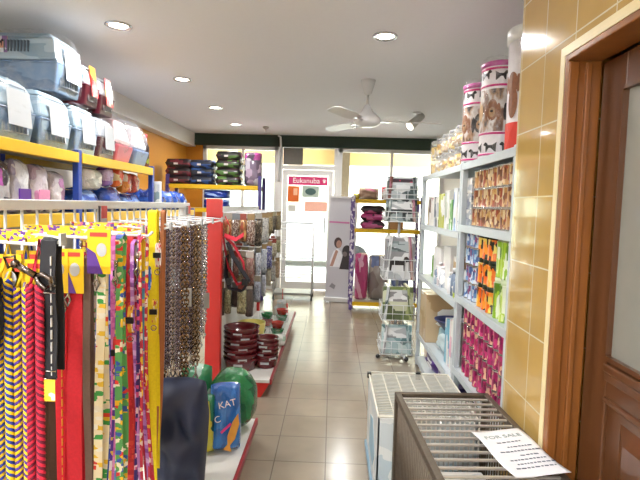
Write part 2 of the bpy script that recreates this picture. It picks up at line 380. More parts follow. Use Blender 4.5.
struct('glass_bead', MB().bx(dx0-.008, dx0+.01, DY1-.16525, DY1-.165, 1.02, DZ-.12).bx(dx0-.008, dx0+.01, DY0+.13, DY0+.145, 1.02, DZ-.12)
   .bx(dx0-.008, dx0+.01, DY0+.13, DY1-.165, 1.02, 1.035).bx(dx0-.008, dx0+.01, DY0+.13, DY1-.165, DZ-.135, DZ-.12), wood_d, d1, .003)
frost = mat('frosted_glass', '#8c8c84', .22, var=.12, scale=6, coat=.4)
struct('pane', MB().bx(dx0+.012, dx0+.022, DY0+.13, DY1-.165, 1.02, DZ-.12), frost, d1)
struct('moulding', MB().bx(dx0-.018, dx0+.01, DY0+.1, DY1-.17, .985, 1.015).bx(dx0-.012, dx0+.01, DY0+.1, DY1-.17, .955, .985).bx(dx0-.01, dx0+.01, DY0+.13, DY1-.165, .88, .9), wood_d, d1, .006)
struct('panel', MB().bx(dx0+.012, dx0+.028, DY0+.13, DY1-.165, .2, .88), wood_d, d1)
mp_ = MB(); mp_.M = Matrix.Translation((dx0+.012, (DY0+DY1)/2-.035, .54)) @ Matrix.Rotation(-PI/2, 4, 'Y')
mp_.taper(0, 0, 0, .02, .6, .53, .5, .43); struct('raised_panel', mp_, wood_d, d1)
struct('room_behind_door', MB().bx(1.2, 1.22, .4, 2.2, 0, 2.7), white_w)

# ------------------------------------------------------------------ lamps and ceiling fittings
def downlight(x, y, label, on=True):
    t = thing('ceiling_downlight', label, 'ceiling light', (x, y, 2.7), 0, 'recessed ceiling downlights')
    MB().lathe([(.062, -.002), (.088, -.002), (.09, -.008), (.08, -.014), (.066, -.01), (.062, -.002)], 24).build('trim_ring', chrome if True else white_p, t)
    MB().lathe([(.0, -.012), (.05, -.010), (.064, -.005), (.064, -.001)], 24).build('lens', lamp_m, t)
    ld = bpy.data.lights.new('downlight_lamp', 'AREA'); ld.shape = 'DISK'; ld.size = .12; ld.energy = LAMP_W; ld.color = (1, .985, .965); ld.spread = math.radians(165)
    lo = bpy.data.objects.new('downlight_lamp', ld); C.objects.link(lo); lo.location = (x, y, 2.68)
    return t
XL, XR = -1.51, .33
for y, w in ((3.49, 'nearest the camera, above the boxed carriers'), (4.95, 'second in the left row'), (6.35, 'third in the left row'), (7.66, 'last in the left row, near the green header')):
    downlight(XL, y, 'round lit ceiling downlight, '+w)
downlight(XR, 3.6, 'round lit ceiling downlight on the bare ceiling, nearer than the fan')
downlight(XR-.1, 7.67, 'round lit ceiling downlight behind the fan motor')
for x, y in ((XL, 2.05), (XL, .6), (XL, -.9), (XR, -.75)):  # unseen downlights, added to light the near end
    downlight(x, y, 'added round ceiling downlight, out of view, lighting the near end of the shop')
bt_ = thing('added_fill_batten', 'added fill light shaped as a fluorescent ceiling batten, unseen behind the camera', 'ceiling light', (-1.15, -.75, 2.7))  # invented fitting behind the camera, added to brighten surfaces facing it
MB().bx(-.62, .62, -.06, .06, -.05, 0).build('housing', white_p, bt_, bevel=.004)
MB().cyl((-.6, 0, -.07), (.6, 0, -.07), .018, n=16).build('tube', mat('fill_tube_glow', '#fbfbff', .5, emit=6, var=0), bt_)
ld = bpy.data.lights.new('added_fill_lamp', 'AREA'); ld.shape = 'RECTANGLE'; ld.size = 1.2; ld.size_y = .06; ld.energy = FILL_W; ld.color = (.97, .98, 1)
lo = bpy.data.objects.new('added_fill_lamp', ld); C.objects.link(lo); lo.location = (-1.15, -.75, 2.6)
sp = thing('spotlight', 'tilted white spotlight on the ceiling right of the fan', 'ceiling light', (1.02, 6.4, 2.7))
MB().cyl((0, 0, -.02), (0, 0, 0), .05).cyl((0, 0, -.09), (0, 0, -.02), .012).build('mount', white_p, sp)
MB().cyl((.07, .03, -.03), (-.09, -.05, -.18), .045, .06, 20).build('lamp_housing', mat('spot_grey', '#b9b9b4', .3), sp)
MB().cyl((-.09, -.05, -.18), (-.098, -.054, -.187), .055, .05, 20).build('lens', mat('spot_glow', '#fff4e0', .5, emit=3, var=0), sp)
sd = thing('smoke_detector', 'small white smoke detector on the ceiling before the green header', 'detector', (-1.08, 7.85, 2.7))
MB().lathe([(.05, 0), (.05, -.015), (.035, -.03), (.012, -.045), (.0, -.045)], 20).build('body', mat('detector_grey', '#a8a6a2', .5), sd)
MB().cyl((0, 0, -.075), (0, 0, -.045), .008).cyl((0, 0, -.08), (0, 0, -.075), .016).build('sensor_tip', chrome, sd)
fn = thing('ceiling_fan', 'white three-blade ceiling fan hanging over the aisle', 'fan', (.30, 4.85, 2.7))
fan_w = mat('fan_white', '#dcdcdc', .3, var=.03, coat=.5)
MB().lathe([(.07, 0), (.065, -.03), (.035, -.12), (.02, -.14), (0, -.14)], 24).build('canopy_cup', fan_w, fn)
MB().cyl((0, 0, -.28), (0, 0, -.13), .013).build('downrod', fan_w, fn)
MB().lathe([(.02, -.23), (.035, -.25), (.06, -.3), (.105, -.335), (.125, -.36), (.125, -.40), (.1, -.425), (.05, -.44), (0, -.442)], 28).build('motor', fan_w, fn)
for a in (2, 122, 242):
    b = MB(); b.M = Matrix.Rotation(math.radians(a), 4, 'Z') @ Matrix.Translation((0, 0, -.385)) @ Matrix.Rotation(math.radians(13), 4, 'X')
    b.prism([(.19, -.05), (.35, -.068), (.66, -.062), (.71, -.045), (.72, .03), (.66, .06), (.35, .062), (.19, .045)], 'z', -.003, .003)
    bl_ = b.build('blade', fan_w, fn)
    b = MB(); b.M = Matrix.Rotation(math.radians(a), 4, 'Z') @ Matrix.Translation((0, 0, -.385))
    b.bx(.1, .26, -.02, .02, -.008, 0); b.build('blade_iron', fan_w, bl_)

# ------------------------------------------------------------------ daylight
w = bpy.data.worlds.new('sky'); bpy.context.scene.world = w; w.use_nodes = True
nt = w.node_tree; bg = nt.nodes['Background']
sky = nt.nodes.new('ShaderNodeTexSky'); sky.sky_type = 'PREETHAM'; sky.turbidity = 6; sky.sun_direction = (.3, .2, .93)
mx = nt.nodes.new('ShaderNodeMix'); mx.data_type = 'RGBA'; mx.inputs['Factor'].default_value = .2
mx.inputs[6].default_value = (1, .99, .96, 1); nt.links.new(sky.outputs[0], mx.inputs[7]); nt.links.new(mx.outputs[2], bg.inputs['Color'])
bg.inputs['Strength'].default_value = SKY
sl = bpy.data.lights.new('sun', 'SUN'); sl.energy = SUN; sl.angle = .02; sl.color = (1, .97, .9)
so = bpy.data.objects.new('sun', sl); C.objects.link(so); so.rotation_euler = (math.radians(32), math.radians(14), 0)
for x0, x1 in ((-2.28, -1.0), (-.9, 0), (.1, 1.88)):
    pl = bpy.data.lights.new('daylight_portal', 'AREA'); pl.shape = 'RECTANGLE'; pl.size = x1-x0; pl.size_y = 2.4
    pl.cycles.is_portal = True
    lo = bpy.data.objects.new('daylight_portal', pl); C.objects.link(lo); lo.location = ((x0+x1)/2, FY+.1, 1.25); lo.rotation_euler = (-PI/2, 0, 0)
# ------------------------------------------------------------------ right-hand shelving
shelf_w = mat('shelf_white', '#bfc8cd', .4, var=.03)
SX = .84; SD = .45
def shelving(name, label, y0, y1, zs, top):
    t = thing(name, label, 'shelving', (SX, y0, 0)); W = y1-y0
    for y in (0, W-.035):
        for x in (0, SD-.035):
            MB().bx(x, x+.035, y, y+.035, 0, top).build('post', shelf_w, t, bevel=.003)
    for z in zs:
        MB().bx(.0, SD, .0, W, z-.012, z).bx(-.004, .008, .0, W, z-.045, z).build('shelf', shelf_w, t, bevel=.002)
    MB().bx(SD-.012, SD-.006, .03, W-.03, .1, top-.02).build('back_panel', shelf_w, t)
    return t
NZ = (.10, .45, .935, 1.40, 1.80); FZ = (.08, .33, .88, 1.35, 1.80)
shelving('shelving_unit', 'white steel shelving bay full of tins, next to the tan tiled wall', 2.36, 3.33, NZ, 1.81)
shelving('shelving_unit', 'white steel shelving bay of boxes and bags, farther from the tiled wall', 3.34, 4.78, FZ, 1.81)
tin_metal = mat('tin_metal', '#b9b6b0', .25, 1)
def can_proto(name, label, cat, group, r, h, lab, lidm, cap=False):
    b = MB(); b.lathe([(r-.003, 0), (r, .003), (r, .006), (r-.0015, .008), (r-.0015, h-.008), (r, h-.006), (r, h-.002), (r-.003, h-.002)], 18)
    o = b.build(name, [lab, tin_metal if not cap else lidm]); tag(o, label, cat, group)
    if not cap:
        for f in o.data.polygons:
            if f.center.z < .007 or f.center.z > h-.007: f.material_index = 1
    b = MB()
    if cap: b.lathe([(r*.86, h-.002), (r*.86, h+.022), (r*.78, h+.026), (0, h+.026)], 18)
    else: b.lathe([(r-.004, h-.003), (r+.0005, h-.003), (r+.0005, h), (r-.006, h), (r-.007, h-.003), (0, h-.003)], 18)
    b.build('lid', lidm, o)
    return o
def grid(proto, y0, y1, step, rows, h, z, xs, labels=None):
    first = True; n = int((y1-y0)/step+1e-6)+1
    for k in range(rows):
        for i in range(n):
            for x in xs:
                loc = (x+R.uniform(-.004, .004), y0+i*step+R.uniform(-.002, .002), z+k*h)
                if first: proto.location = loc; proto.rotation_euler.z = R.uniform(0, 6.28); first = False
                else: dup(proto, loc, R.uniform(0, 6.28), (labels or {}).get(k))
def plot(z): return z
G = 'brown tins on the upper shelf'
brown = pmat('brown_tin_label', ['#8a5436', '#b98a54', '#d8c49c', '#98482c', '#6b4028', '#c8a468'], (5, 5, 3.2), .35)
p = can_proto('pet_food_tin', 'brown labelled tin in the stacked rows of the upper shelf', 'tin', G, .040, .112, brown, tin_metal)
grid(p, 2.50, 3.13, .086, 3, .1125, 1.401, (SX+.06,))
b = MB().bx(-.09, .09, -.055, -.0+.05, 0, .33); o = b.build('pet_food_box', pmat('pale_box', ['#e9e6dc', '#dfe3e6', '#c9d2c4', '#e2cfa0'], (1, 2, 3), .5), None, (SX+.135, 2.452, 1.401), .003)
tag(o, 'tall pale carton at the tiled wall end of the upper shelf', 'box')
for i in range(3):
    o = MB().bx(-.05, .05, -.06, .06, 0, .10).build('pet_food_box', pmat('grey_box', ['#9aa0a8', '#c9c9cf', '#71788a', '#d8d4cc'], (2, 2, 3), .4), None, (SX+.08, 3.24, 1.401+.1015*i), .002)
    tag(o, 'small grey carton beside the brown tins, '+('bottom', 'middle', 'top')[i]+' of its pile', 'box', 'grey cartons beside the brown tins')
# middle shelf: blue tins, orange tubs with dark caps, green bottles
blue_l = pmat('blue_tin_label', ['#5c86b8', '#cfd8e6', '#8a4a7a', '#3f5f9c', '#a8c4dc'], (5, 5, 3.5), .35)
p = can_proto('pet_food_tin', 'blue and lilac tin on the middle shelf, far end of the tin rows', 'tin', 'blue tins on the middle shelf', .038, .11, blue_l, tin_metal)
grid(p, 3.06, 3.28, .078, 4, .1105, .936, (SX+.06,))
or_l = pmat('orange_label', ['#e8641a', '#f07a20', '#f59a30', '#2c2a22', '#e8d060'], (4, 4, 2.6), .3)
lid_d = mat('dark_green_cap', '#23301e', .4)
p = can_proto('treat_tub', 'orange treat tub with a dark green cap on the middle shelf', 'tub', 'orange tubs on the middle shelf', .043, .118, or_l, lid_d, True)
grid(p, 2.75, 2.99, .09, 3, .1445, .936, (SX+.06,))
gr_l = pmat('green_label', ['#a8c83c', '#8cb82c', '#d8e8a0', '#e8f0d8', '#5c8a24'], (4, 4, 2.6), .3)
p = can_proto('shampoo_bottle', 'lime green bottle on the middle shelf beside the tiled wall', 'bottle', 'green bottles on the middle shelf', .042, .19, gr_l, mat('pale_green_cap', '#dce8c4', .4), True)
grid(p, 2.44, 2.67, .09, 2, .217, .936, (SX+.06,))
# lower shelf: magenta tins
mg_l = pmat('magenta_label', ['#8c1050', '#a81860', '#c43878', '#d8b090', '#6a1240', '#a02c50'], (5, 5, 3.4), .35)
p = can_proto('pet_food_tin', 'magenta labelled tin with a silver lid in the stacked rows of the lower shelf', 'tin', 'magenta tins on the lower shelf', .041, .108, mg_l, tin_metal)
grid(p, 2.42, 3.27, .0862, 4, .1085, .451, (SX+.06, SX+.145))
for i, (y, c) in enumerate(((2.6, '#2c5c30'), (2.9, '#35506a'), (3.17, '#3c7038'))):
    o = MB().pouch(.25, .29, .16, seed=i).build('pet_food_bag', pmat('bag_low_%d' % i, [c, c, '#dcd8c8', '#1c2a20'], (3, 1, 3), .35), None, (SX+.16, y, .101), rotz=-PI/2)
    tag(o, ('dark green bag on the bottom shelf, nearest the tiled wall', 'blue-grey bag on the bottom shelf between two green bags', 'mid green bag on the bottom shelf by the middle post')[i], 'bag')
# far bay, small cartons
def box(name, label, cat, x, y, z, sx, sy, sz, m, group=None, rz=0, bev=.003):
    o = MB().bx(-sx/2, sx/2, -sy/2, sy/2, 0, sz).build(name, m, None, (x, y, z), bev, rz)
    return tag(o, label, cat, group)
def flatbox(col, band, nm): return pmat(nm, [col, col, band, col, '#f0f0ea'], (1.2, 2, 2.5), .4)
Z = 1.351
for y, w, h, c, bnd, d in ((3.43, .10, .27, '#4a68a8', '#e8e8f0', 'blue carton on the far upper shelf, next to the middle post'), (3.56, .10, .30, '#e0e4e8', '#7090c0', 'white carton with blue bands on the far upper shelf'),
    (3.68, .09, .22, '#5c9a48', '#e8f0d0', 'narrow green carton on the far upper shelf'), (3.82, .14, .29, '#e6e6e2', '#b0b8a8', 'plain white carton on the far upper shelf'),
    (4.01, .17, .27, '#b8bc3c', '#dce08c', 'yellow-green carton on the far upper shelf'), (4.21, .14, .25, '#c8ccd0', '#58606c', 'grey carton on the far upper shelf'),
    (4.37, .12, .24, '#eceae4', '#c83c80', 'white carton with pink bands on the far upper shelf'), (4.52, .12, .26, '#786a58', '#d8ccb0', 'brown carton at the end of the far upper shelf')):
    box('product_carton', d, 'box', SX+.10, y, Z, .16, w, h, flatbox(c, bnd, 'carton_%d' % int(y*100)))
for i, (y, c, d) in enumerate(((4.44, '#c42c7c', 'pink packet lying flat across the cartons at the far end of the upper shelf'), (4.01, '#b8a89c', 'beige packet lying flat on the yellow-green carton'))):
    o = MB().pouch(.24, .16, .06, seed=20+i).build('treat_packet', pmat('flat_pack_%d' % i, [c, c, '#e8e0dc', '#6c5048'], (3, 1, 2), .3), None, (SX+.10, y, (1.351+.262, 1.351+.272)[i]+.028))
    o.rotation_euler = (PI/2, 0, PI/2); o.location.x += .08; tag(o, d, 'packet')
Z = .881
for y, w, h, dd, c, bnd, d in ((3.47, .14, .20, .2, '#e4e6ea', '#a8b4c8', 'white box on the far middle shelf, next to the middle post'), (3.66, .16, .27, .22, '#c9a878', '#a88458', 'tan cardboard box on the far middle shelf'),
    (3.88, .22, .33, .25, '#ecebe8', '#d86a88', 'large white box with a pink mark on the far middle shelf'), (4.18, .26, .30, .28, '#eeeeec', '#dfe2e4', 'large plain white box on the far middle shelf'), (4.50, .2, .2, .2, '#7cb04c', '#d8e4c0', 'green and white box at the end of the far middle shelf')):
    box('product_box', d, 'box', SX+.18, y, Z, dd, w, h, flatbox(c, bnd, 'pbox_%d' % int(y*100)))
clear_b = film('clear_bottle', '#f0f4f6', .55, .1, .3)
proto = None
for i, (y, h) in enumerate(((3.42, .19), (3.50, .15), (3.58, .20), (3.67, .16), (3.95, .17), (4.05, .19), (4.15, .15))):
    col = ('#e8e8ea', '#c8d850', '#3c4450', '#eceef0', '#d0d4dc', '#e6dcdc', '#b8c8d4')[i]
    o = MB().lathe([(.024, 0), (.027, .004), (.027, h*.72), (.012, h*.82), (.012, h*.88)], 14).build('bottle', pmat('bottle_%d' % i, [col, col, '#ffffff', '#7c8ca4'], (1, 1, 2.5), .3), None, (SX+.045, y, Z))
    tag(o, ('white bottle', 'lime bottle', 'dark grey bottle', 'tall white bottle', 'pale grey bottle', 'pinkish white bottle', 'pale blue bottle')[i]+' at the front of the far middle shelf', 'bottle')
    MB().cyl((0, 0, h*.86), (0, 0, h), .014, n=12).build('cap', white_p, o)
Z = .331
for y, w, h, dd, c, bnd, d in ((3.46, .13, .40, .24, '#e6e8ee', '#b4bccc', 'tall white box on the far lower shelf, beside the middle post'), (3.63, .10, .36, .2, '#e6a8c4', '#78a8d8', 'pink and blue carton on the far lower shelf'),
    (3.76, .11, .34, .2, '#6cb4d0', '#d8ecf4', 'sky blue carton on the far lower shelf'), (4.48, .3, .42, .3, '#c8b08c', '#b89a70', 'beige cardboard box at the far end of the lower shelf')):
    box('product_box', d, 'box', SX+.15, y, Z, dd, w, h, flatbox(c, bnd, 'lbox_%d' % int(y*100)))
o = MB().pouch(.34, .2, .2, seed=4).build('litter_bag', pmat('teal_bag', ['#88b4c0', '#6c9cac', '#c8dce0'], (2, 1, 2), .4), None, (SX+.16, 4.05, Z), rotz=-PI/2); tag(o, 'pale teal bag lying under the blue bowl on the far lower shelf', 'bag')
o = MB().lathe([(.07, 0), (.12, .06), (.14, .075), (.145, .085), (.135, .085), (.11, .06), (.06, .012), (0, .012)], 24).build('pet_bowl', mat('navy_bowl', '#3a4470', .3), None, (SX+.16, 4.05, Z+.19)); tag(o, 'dark blue plastic bowl resting on the pale teal bag', 'bowl')
Z = .081
pb = MB().pouch(.46, .225, .2, seed=8).build('pet_food_bag', pmat('purple_bag', ['#4a2a78', '#5a3890', '#3c2060', '#6c4ca0'], (3, 1, 3), .3), None, (SX+.14, 4.35, Z), rotz=-PI/2)
tag(pb, 'purple bag with a white dog face on the bottom shelf at the far end', 'bag')
b = MB(); b.cyl((-.1, -.112, .14), (-.1, -.10, .14), .055, n=18).cyl((-.15, -.11, .17), (-.15, -.10, .17), .025, n=12).cyl((-.05, -.11, .17), (-.05, -.10, .17), .025, n=12).build('dog_face', mat('cream_print', '#e8dcc8', .5), pb)
b = MB()
for z in (.05, .09): b.bx(-.02, .14, -.105, -.098, z, z+.022)
b.build('printed_lines', wht, pb)
pb = MB().pouch(.42, .22, .2, seed=9).build('pet_food_bag', pmat('violet_bag', ['#2c2050', '#40306c', '#8c7cb0', '#20183c'], (3, 1, 3), .3), None, (SX+.14, 3.85, Z), rotz=-PI/2)
tag(pb, 'dark violet bag on the bottom shelf nearer the middle post', 'bag')

# on top of the shelving: printed bins, tub and jars
def wrap(b, r, cz, ca, shape, off=.002):
    """lay a flat outline (arc length, height) round an upright drum of radius r; -x side is ca=pi"""
    n = len(shape); vs = [b.b.verts.new(b.M @ Vector(((r+off)*math.cos(ca+u/r), (r+off)*math.sin(ca+u/r), cz+v))) for u, v in shape]
    cu = sum(u for u, v in shape)/n; cv = sum(v for u, v in shape)/n
    c = b.b.verts.new(b.M @ Vector(((r+off*1.5)*math.cos(ca+cu/r), (r+off*1.5)*math.sin(ca+cu/r), cz+cv)))
    for i in range(n): b.b.faces.new((vs[i], vs[(i+1) % n], c))
    b._fin(vs)
def ell(a, h, u=0, v=0, n=16): return [(u+a*math.cos(2*PI*i/n), v+h*math.sin(2*PI*i/n)) for i in range(n)]
DOG = [(-.5, 0), (-.42, 0), (-.38, .3), (.2, .3), (.22, 0), (.3, 0), (.33, .45), (.5, .5), (.52, .6), (.38, .75), (.25, .72), (.18, .52), (-.4, .55), (-.55, .75), (-.5, .5)]
mag = mat('magenta_print', '#c01c70', .35, var=.05); furB = mat('fur_brown_print', '#8a5a3c', .5, var=.5, scale=60); furK = mat('fur_black_print', '#241f1e', .5); furC = mat('fur_cream_print', '#c8a67c', .5, var=.3, scale=50)
bin_w = mat('bin_white', '#e8e4e8', .3, coat=.4)
def pet_bin(label, x, y, z, r, h, rot):
    t = thing('pet_food_bin', label, 'container', (x, y, z), rot)
    MB().lathe([(r*.97, 0), (r, .01), (r, h-.02), (r*.98, h-.01), (0, h-.01)], 36).build('drum', bin_w, t)
    MB().lathe([(r+.006, h-.03), (r+.008, h-.005), (r*.9, h+.004), (0, h+.006)], 36).build('lid', mat('pink_lid', '#b85a98', .3), t)
    b = MB()
    for q in (.02, h*.25, h*.74, h-.05): b.lathe([(r+.001, q), (r+.0025, q), (r+.0025, q+.012), (r+.001, q+.012)], 36)
    b.build('printed_band', mag, t)
    b = MB()
    for k in range(7): wrap(b, r, h*.80+.01*(k % 2), k*.9, [(u*.07, v*.07) for u, v in DOG])
    for k in range(7): wrap(b, r, h*.07, k*.9+.4, [(u*-.075, v*.075) for u, v in DOG])
    b.build('dog_silhouettes', furK, t)
    for k, fm in enumerate((furB, furK, furC, furB, furK, furC)):
        a = k*1.05; d = MB(); wrap(d, r, h*.5, a, ell(.032, .062)); wrap(d, r, h*.5, a, ell(.012, .05, -.036, -.012), .003); wrap(d, r, h*.5, a, ell(.012, .05, .036, -.012), .003)
        o = d.build('dog_picture', fm, t)
        d = MB(); wrap(d, r, h*.475, a, ell(.018, .03), .005); d.build('muzzle', mat('fur_mid_print', '#a88460', .5, var=.5, scale=60), o)
        d = MB(); wrap(d, r, h*.485, a, ell(.009, .007), .008); d.build('nose', furK, o)
    MB().lathe([(r+.0008, h*.28), (r+.0012, h*.285), (r+.0012, h*.71), (r+.0008, h*.715)], 36).build('photo_band', pmat('bin_photo', ['#2c2422', '#6c4c3c', '#8a6850', '#d8d4d0', '#c8c0bc', '#a8866a', '#3c302c'], (2.6, 2.6, 1.6), .35, 'noise', .3, 0, True), t)
    MB().lathe([(r+.008, 0), (r+.012, .1), (r+.009, h*.6), (r+.013, h), (r*.95, h+.03), (r*.3, h+.045), (0, h+.04)], 24).build('plastic_wrap', film('bin_wrap', '#ffffff', .97, .08, .7, 25), t)
    return t
pet_bin('white printed dog food bin with pink lid, farther of two bins on the right shelves', .945, 3.385, 1.801, .098, .515, .3)
pet_bin('white printed dog food bin with pink lid beside the tall white tub', .968, 3.045, 1.801, .105, .56, .9)
t = thing('storage_tub', 'tall white plastic tub with a red label on the shelf top by the tiled wall', 'container', (.985, 2.60, 1.801))
MB().lathe([(.108, 0), (.112, .01), (.118, .56), (0, .56)], 36).build('drum', bin_w, t)
MB().lathe([(.126, .54), (.128, .60), (.118, .612), (0, .612)], 36).build('lid', white_p, t)
b = MB(); wrap(b, .115, .075, PI+.35, [(-.05, -.065), (-.025, -.065), (0, -.065), (.025, -.065), (.05, -.065), (.05, .065), (.025, .065), (0, .065), (-.025, .065), (-.05, .065)], .004); b.build('red_label', mat('red_label', '#d8321c', .4), t)
b = MB(); wrap(b, .115, .33, PI+.35, ell(.034, .06), .004); wrap(b, .115, .24, PI+.40, ell(.03, .08), .003); wrap(b, .115, .33, PI+.02, ell(.012, .045), .005); wrap(b, .115, .33, PI+.68, ell(.012, .045), .005); b.build('dog_picture', furB, t)
yel_c = pmat('yellow_chews', ['#c89c28', '#8a6420', '#e0c060', '#d8d0b8', '#a87c20'], (5, 5, 4), .4)
jar_p = film('jar_plastic', '#ffffff', .78, .06, .2)
for i, y in enumerate((3.62, 3.84, 4.06, 4.28, 4.50)):
    for k in range(2):
        j = thing('treat_jar', 'clear jar of yellow chews, '+('lower', 'upper')[k]+' of the '+('pair next to the dog food bins', 'second pair from the bins', 'third pair from the bins', 'fourth pair from the bins', 'pair farthest from the bins')[i], 'jar', (SX+.11, y, 1.801+.146*k), i*.7+k, 'clear jars of chews')
        MB().lathe([(.09, .004), (.092, .02), (.092, .09), (.0, .10)], 18).build('chews', yel_c, j)
        MB().lathe([(.098, 0), (.1, .008), (.1, .11), (.09, .122), (0, .122)], 20).build('jar_wall', jar_p, j)
        MB().lathe([(.093, .12), (.094, .142), (.088, .145), (0, .145)], 20).build('lid', film('jar_lid', '#f4f0e0', .5, .1, .1), j)

# ------------------------------------------------------------------ brochure stand
bs = thing('brochure_stand', 'white wire brochure stand with four tiers in front of the far shelves', 'stand', (.665, 5.0, 0))
MB().cyl((0, 0, .02), (0, 0, 1.80), .013).build('pole', white_met, bs)
b = MB()
for a in range(4):
    an = a*PI/2+.5; b.tube([(0, 0, .05), (.16*math.cos(an), .16*math.sin(an), .04), (.2*math.cos(an), .2*math.sin(an), .0)], .012)
b.build('base', white_met, bs)
for a in range(4):
    an = a*PI/2+.5; MB().ball((.2*math.cos(an), .2*math.sin(an), .022), .022).build('caster', black_p, bs)
tiers = ((1.585, .215), (1.365, .215), (.80, .43), (.40, .33), (.06, .29))
for z, h in tiers:
    b = MB(); W = .155
    for q in (z, z+h*.45): b.tube([(-W, -W, q), (W, -W, q), (W, W, q), (-W, W, q)], .0045, 6, True)
    b.tube([(-W-.01, -W-.01, z+h*.2), (W+.01, -W-.01, z+h*.2), (W+.01, W+.01, z+h*.2), (-W-.01, W+.01, z+h*.2)], .0035, 6, True)
    for s in (-1, 1):
        for u in (-W, -W/3, W/3, W):
            b.tube([(u, s*W, z), (u, s*W, z+h*.45)], .003, 5); b.tube([(s*W, u, z), (s*W, u, z+h*.45)], .003, 5)
            b.tube([(u, s*W, z), (u*.2, 0, z)], .003, 5)
        b.tube([(s*W, -W, z), (s*W*.3, -W*.2, z+h)], .003, 5); b.tube([(s*W, W, z), (s*W*.3, W*.2, z+h)], .003, 5)
    b.build('wire_pocket', white_met, bs)
mats_b = [pmat('leaf_a', ['#aab4b8', '#7c8a8c', '#c8d0d4', '#4c5a5c', '#d8dce0'], (2, 2, 3), .3), pmat('leaf_b', ['#8c9a9c', '#5a6868', '#b8c0c0', '#2c3438'], (3, 2, 3), .3), pmat('leaf_c', ['#d8dadc', '#e8eaec', '#b0b4b8', '#8c8c90'], (2, 2, 2), .3),
          pmat('leaf_d', ['#70804c', '#a8b078', '#586440', '#c8ccb0'], (2, 2, 3), .3), pmat('leaf_e', ['#a8c0c4', '#7ca0a4', '#c8d8d8', '#5c7c80'], (3, 2, 3), .3), pmat('leaf_f', ['#a87088', '#8c5a50', '#c8b0a8', '#6c4440'], (2, 2, 3), .3)]
names = ('top', 'second', 'middle', 'fourth', 'lowest')
dogshape = [(u, v) for u, v in DOG]
for ti, (z, h) in enumerate(tiers):
    for si, (dx, dy, rz, sd) in enumerate(((0, -1, 0, 'facing the camera'), (-1, 0, -PI/2, 'facing the aisle'), (1, 0, PI/2, 'facing the shelves'))):
        for k in range(2 if ti == 2 and si == 0 else 1):
            m = mats_b[((0, 5, 1), (1, 1, 5), (2, 2, 5), (3, 0, 3), (4, 2, 4))[ti][si]]
            hh = h*.98
            o = MB().bx(-.148, .148, -.014, .014, 0, hh).build('leaflet_stack', m, None, (.665+dx*.126, 5.0+dy*.128, z+.004+0*k))
            if k: bpy.data.objects.remove(o); continue
            o.rotation_euler = (-.09, 0, rz)
            tag(o, 'stack of leaflets in the %s tier of the wire stand, %s' % (names[ti], sd), 'leaflets', 'leaflets in the wire stand')
            if si == 0:
                if ti == 2:
                    b = MB(); b.prism([(u*.19-.0, v*.19+.08) for u, v in DOG], 'y', -.0165, -.0145); b.build('dog_print', furK, o)
                    MB().bx(-.12, .12, -.0165, -.0145, .27, .37).build('photo_print', mats_b[0], o)
                elif ti == 0: MB().bx(-.13, .13, -.0165, -.0145, .155, .19).build('dark_heading', pmat('lf_head', ['#3a2c38', '#c43060', '#241c28', '#3a2c38'], (3, 1, 1), .3), o)
                else: MB().bx(-.10, .10, -.0165, -.0145, hh*.55, hh*.9).build('pale_heading', mats_b[2], o)

# ------------------------------------------------------------------ animal crates on the floor
wc = thing('animal_crate', 'low white crate with a wire top behind the dark metal cage', 'crate', (.50, 2.74, 0))
hx, hy, hz = .245, .33, .47
MB().bx(-hx-.012, hx+.012, -hy-.012, hy+.012, 0, .035).build('tray', mat('pale_blue_tray', '#7c9cb0', .4), wc, bevel=.006)
side = pmat('crate_side', ['#d3d9da', '#c8d2d6', '#dde2e2', '#bacbd4'], (1.5, 1.5, 2), .4, 'noise', .2)
MB().bx(-hx, -hx+.008, -hy, hy, .035, hz-.01).bx(hx-.008, hx, -hy, hy, .035, hz-.01).bx(-hx, hx, hy-.008, hy, .035, hz-.01).bx(-hx, hx, -hy, -hy+.008, .035, hz-.01).build('side_panel', side, wc)
b = MB(); b.tube([(-hx, -hy, hz), (hx, -hy, hz), (hx, hy, hz), (-hx, hy, hz)], .007, 6, True)
for i in range(1, 30): y = -hy+2*hy*i/30; b.bx(-hx, hx, y-.0022, y+.0022, hz-.002, hz+.002)
for i in range(1, 6): x = -hx+2*hx*i/6; b.bx(x-.003, x+.003, -hy, hy, hz-.006, hz-.001)
b.build('wire_top', mat('cream_wire', '#d6d4c6', .4), wc)
MB().bx(-hx-.012, -hx+.012, hy-.05, hy-.02, hz-.02, hz+.012).bx(hx-.2, hx-.17, hy-.015, hy+.01, hz-.03, hz+.012).build('corner_clip', black_p, wc)
MB().prism([(-.2, .2), (-.05, .34), (.1, .3), (.12, .12), (-.1, .1)], 'x', -hx-.002, -hx).build('blue_print', mat('blue_print', '#8fb2c4', .5), wc)
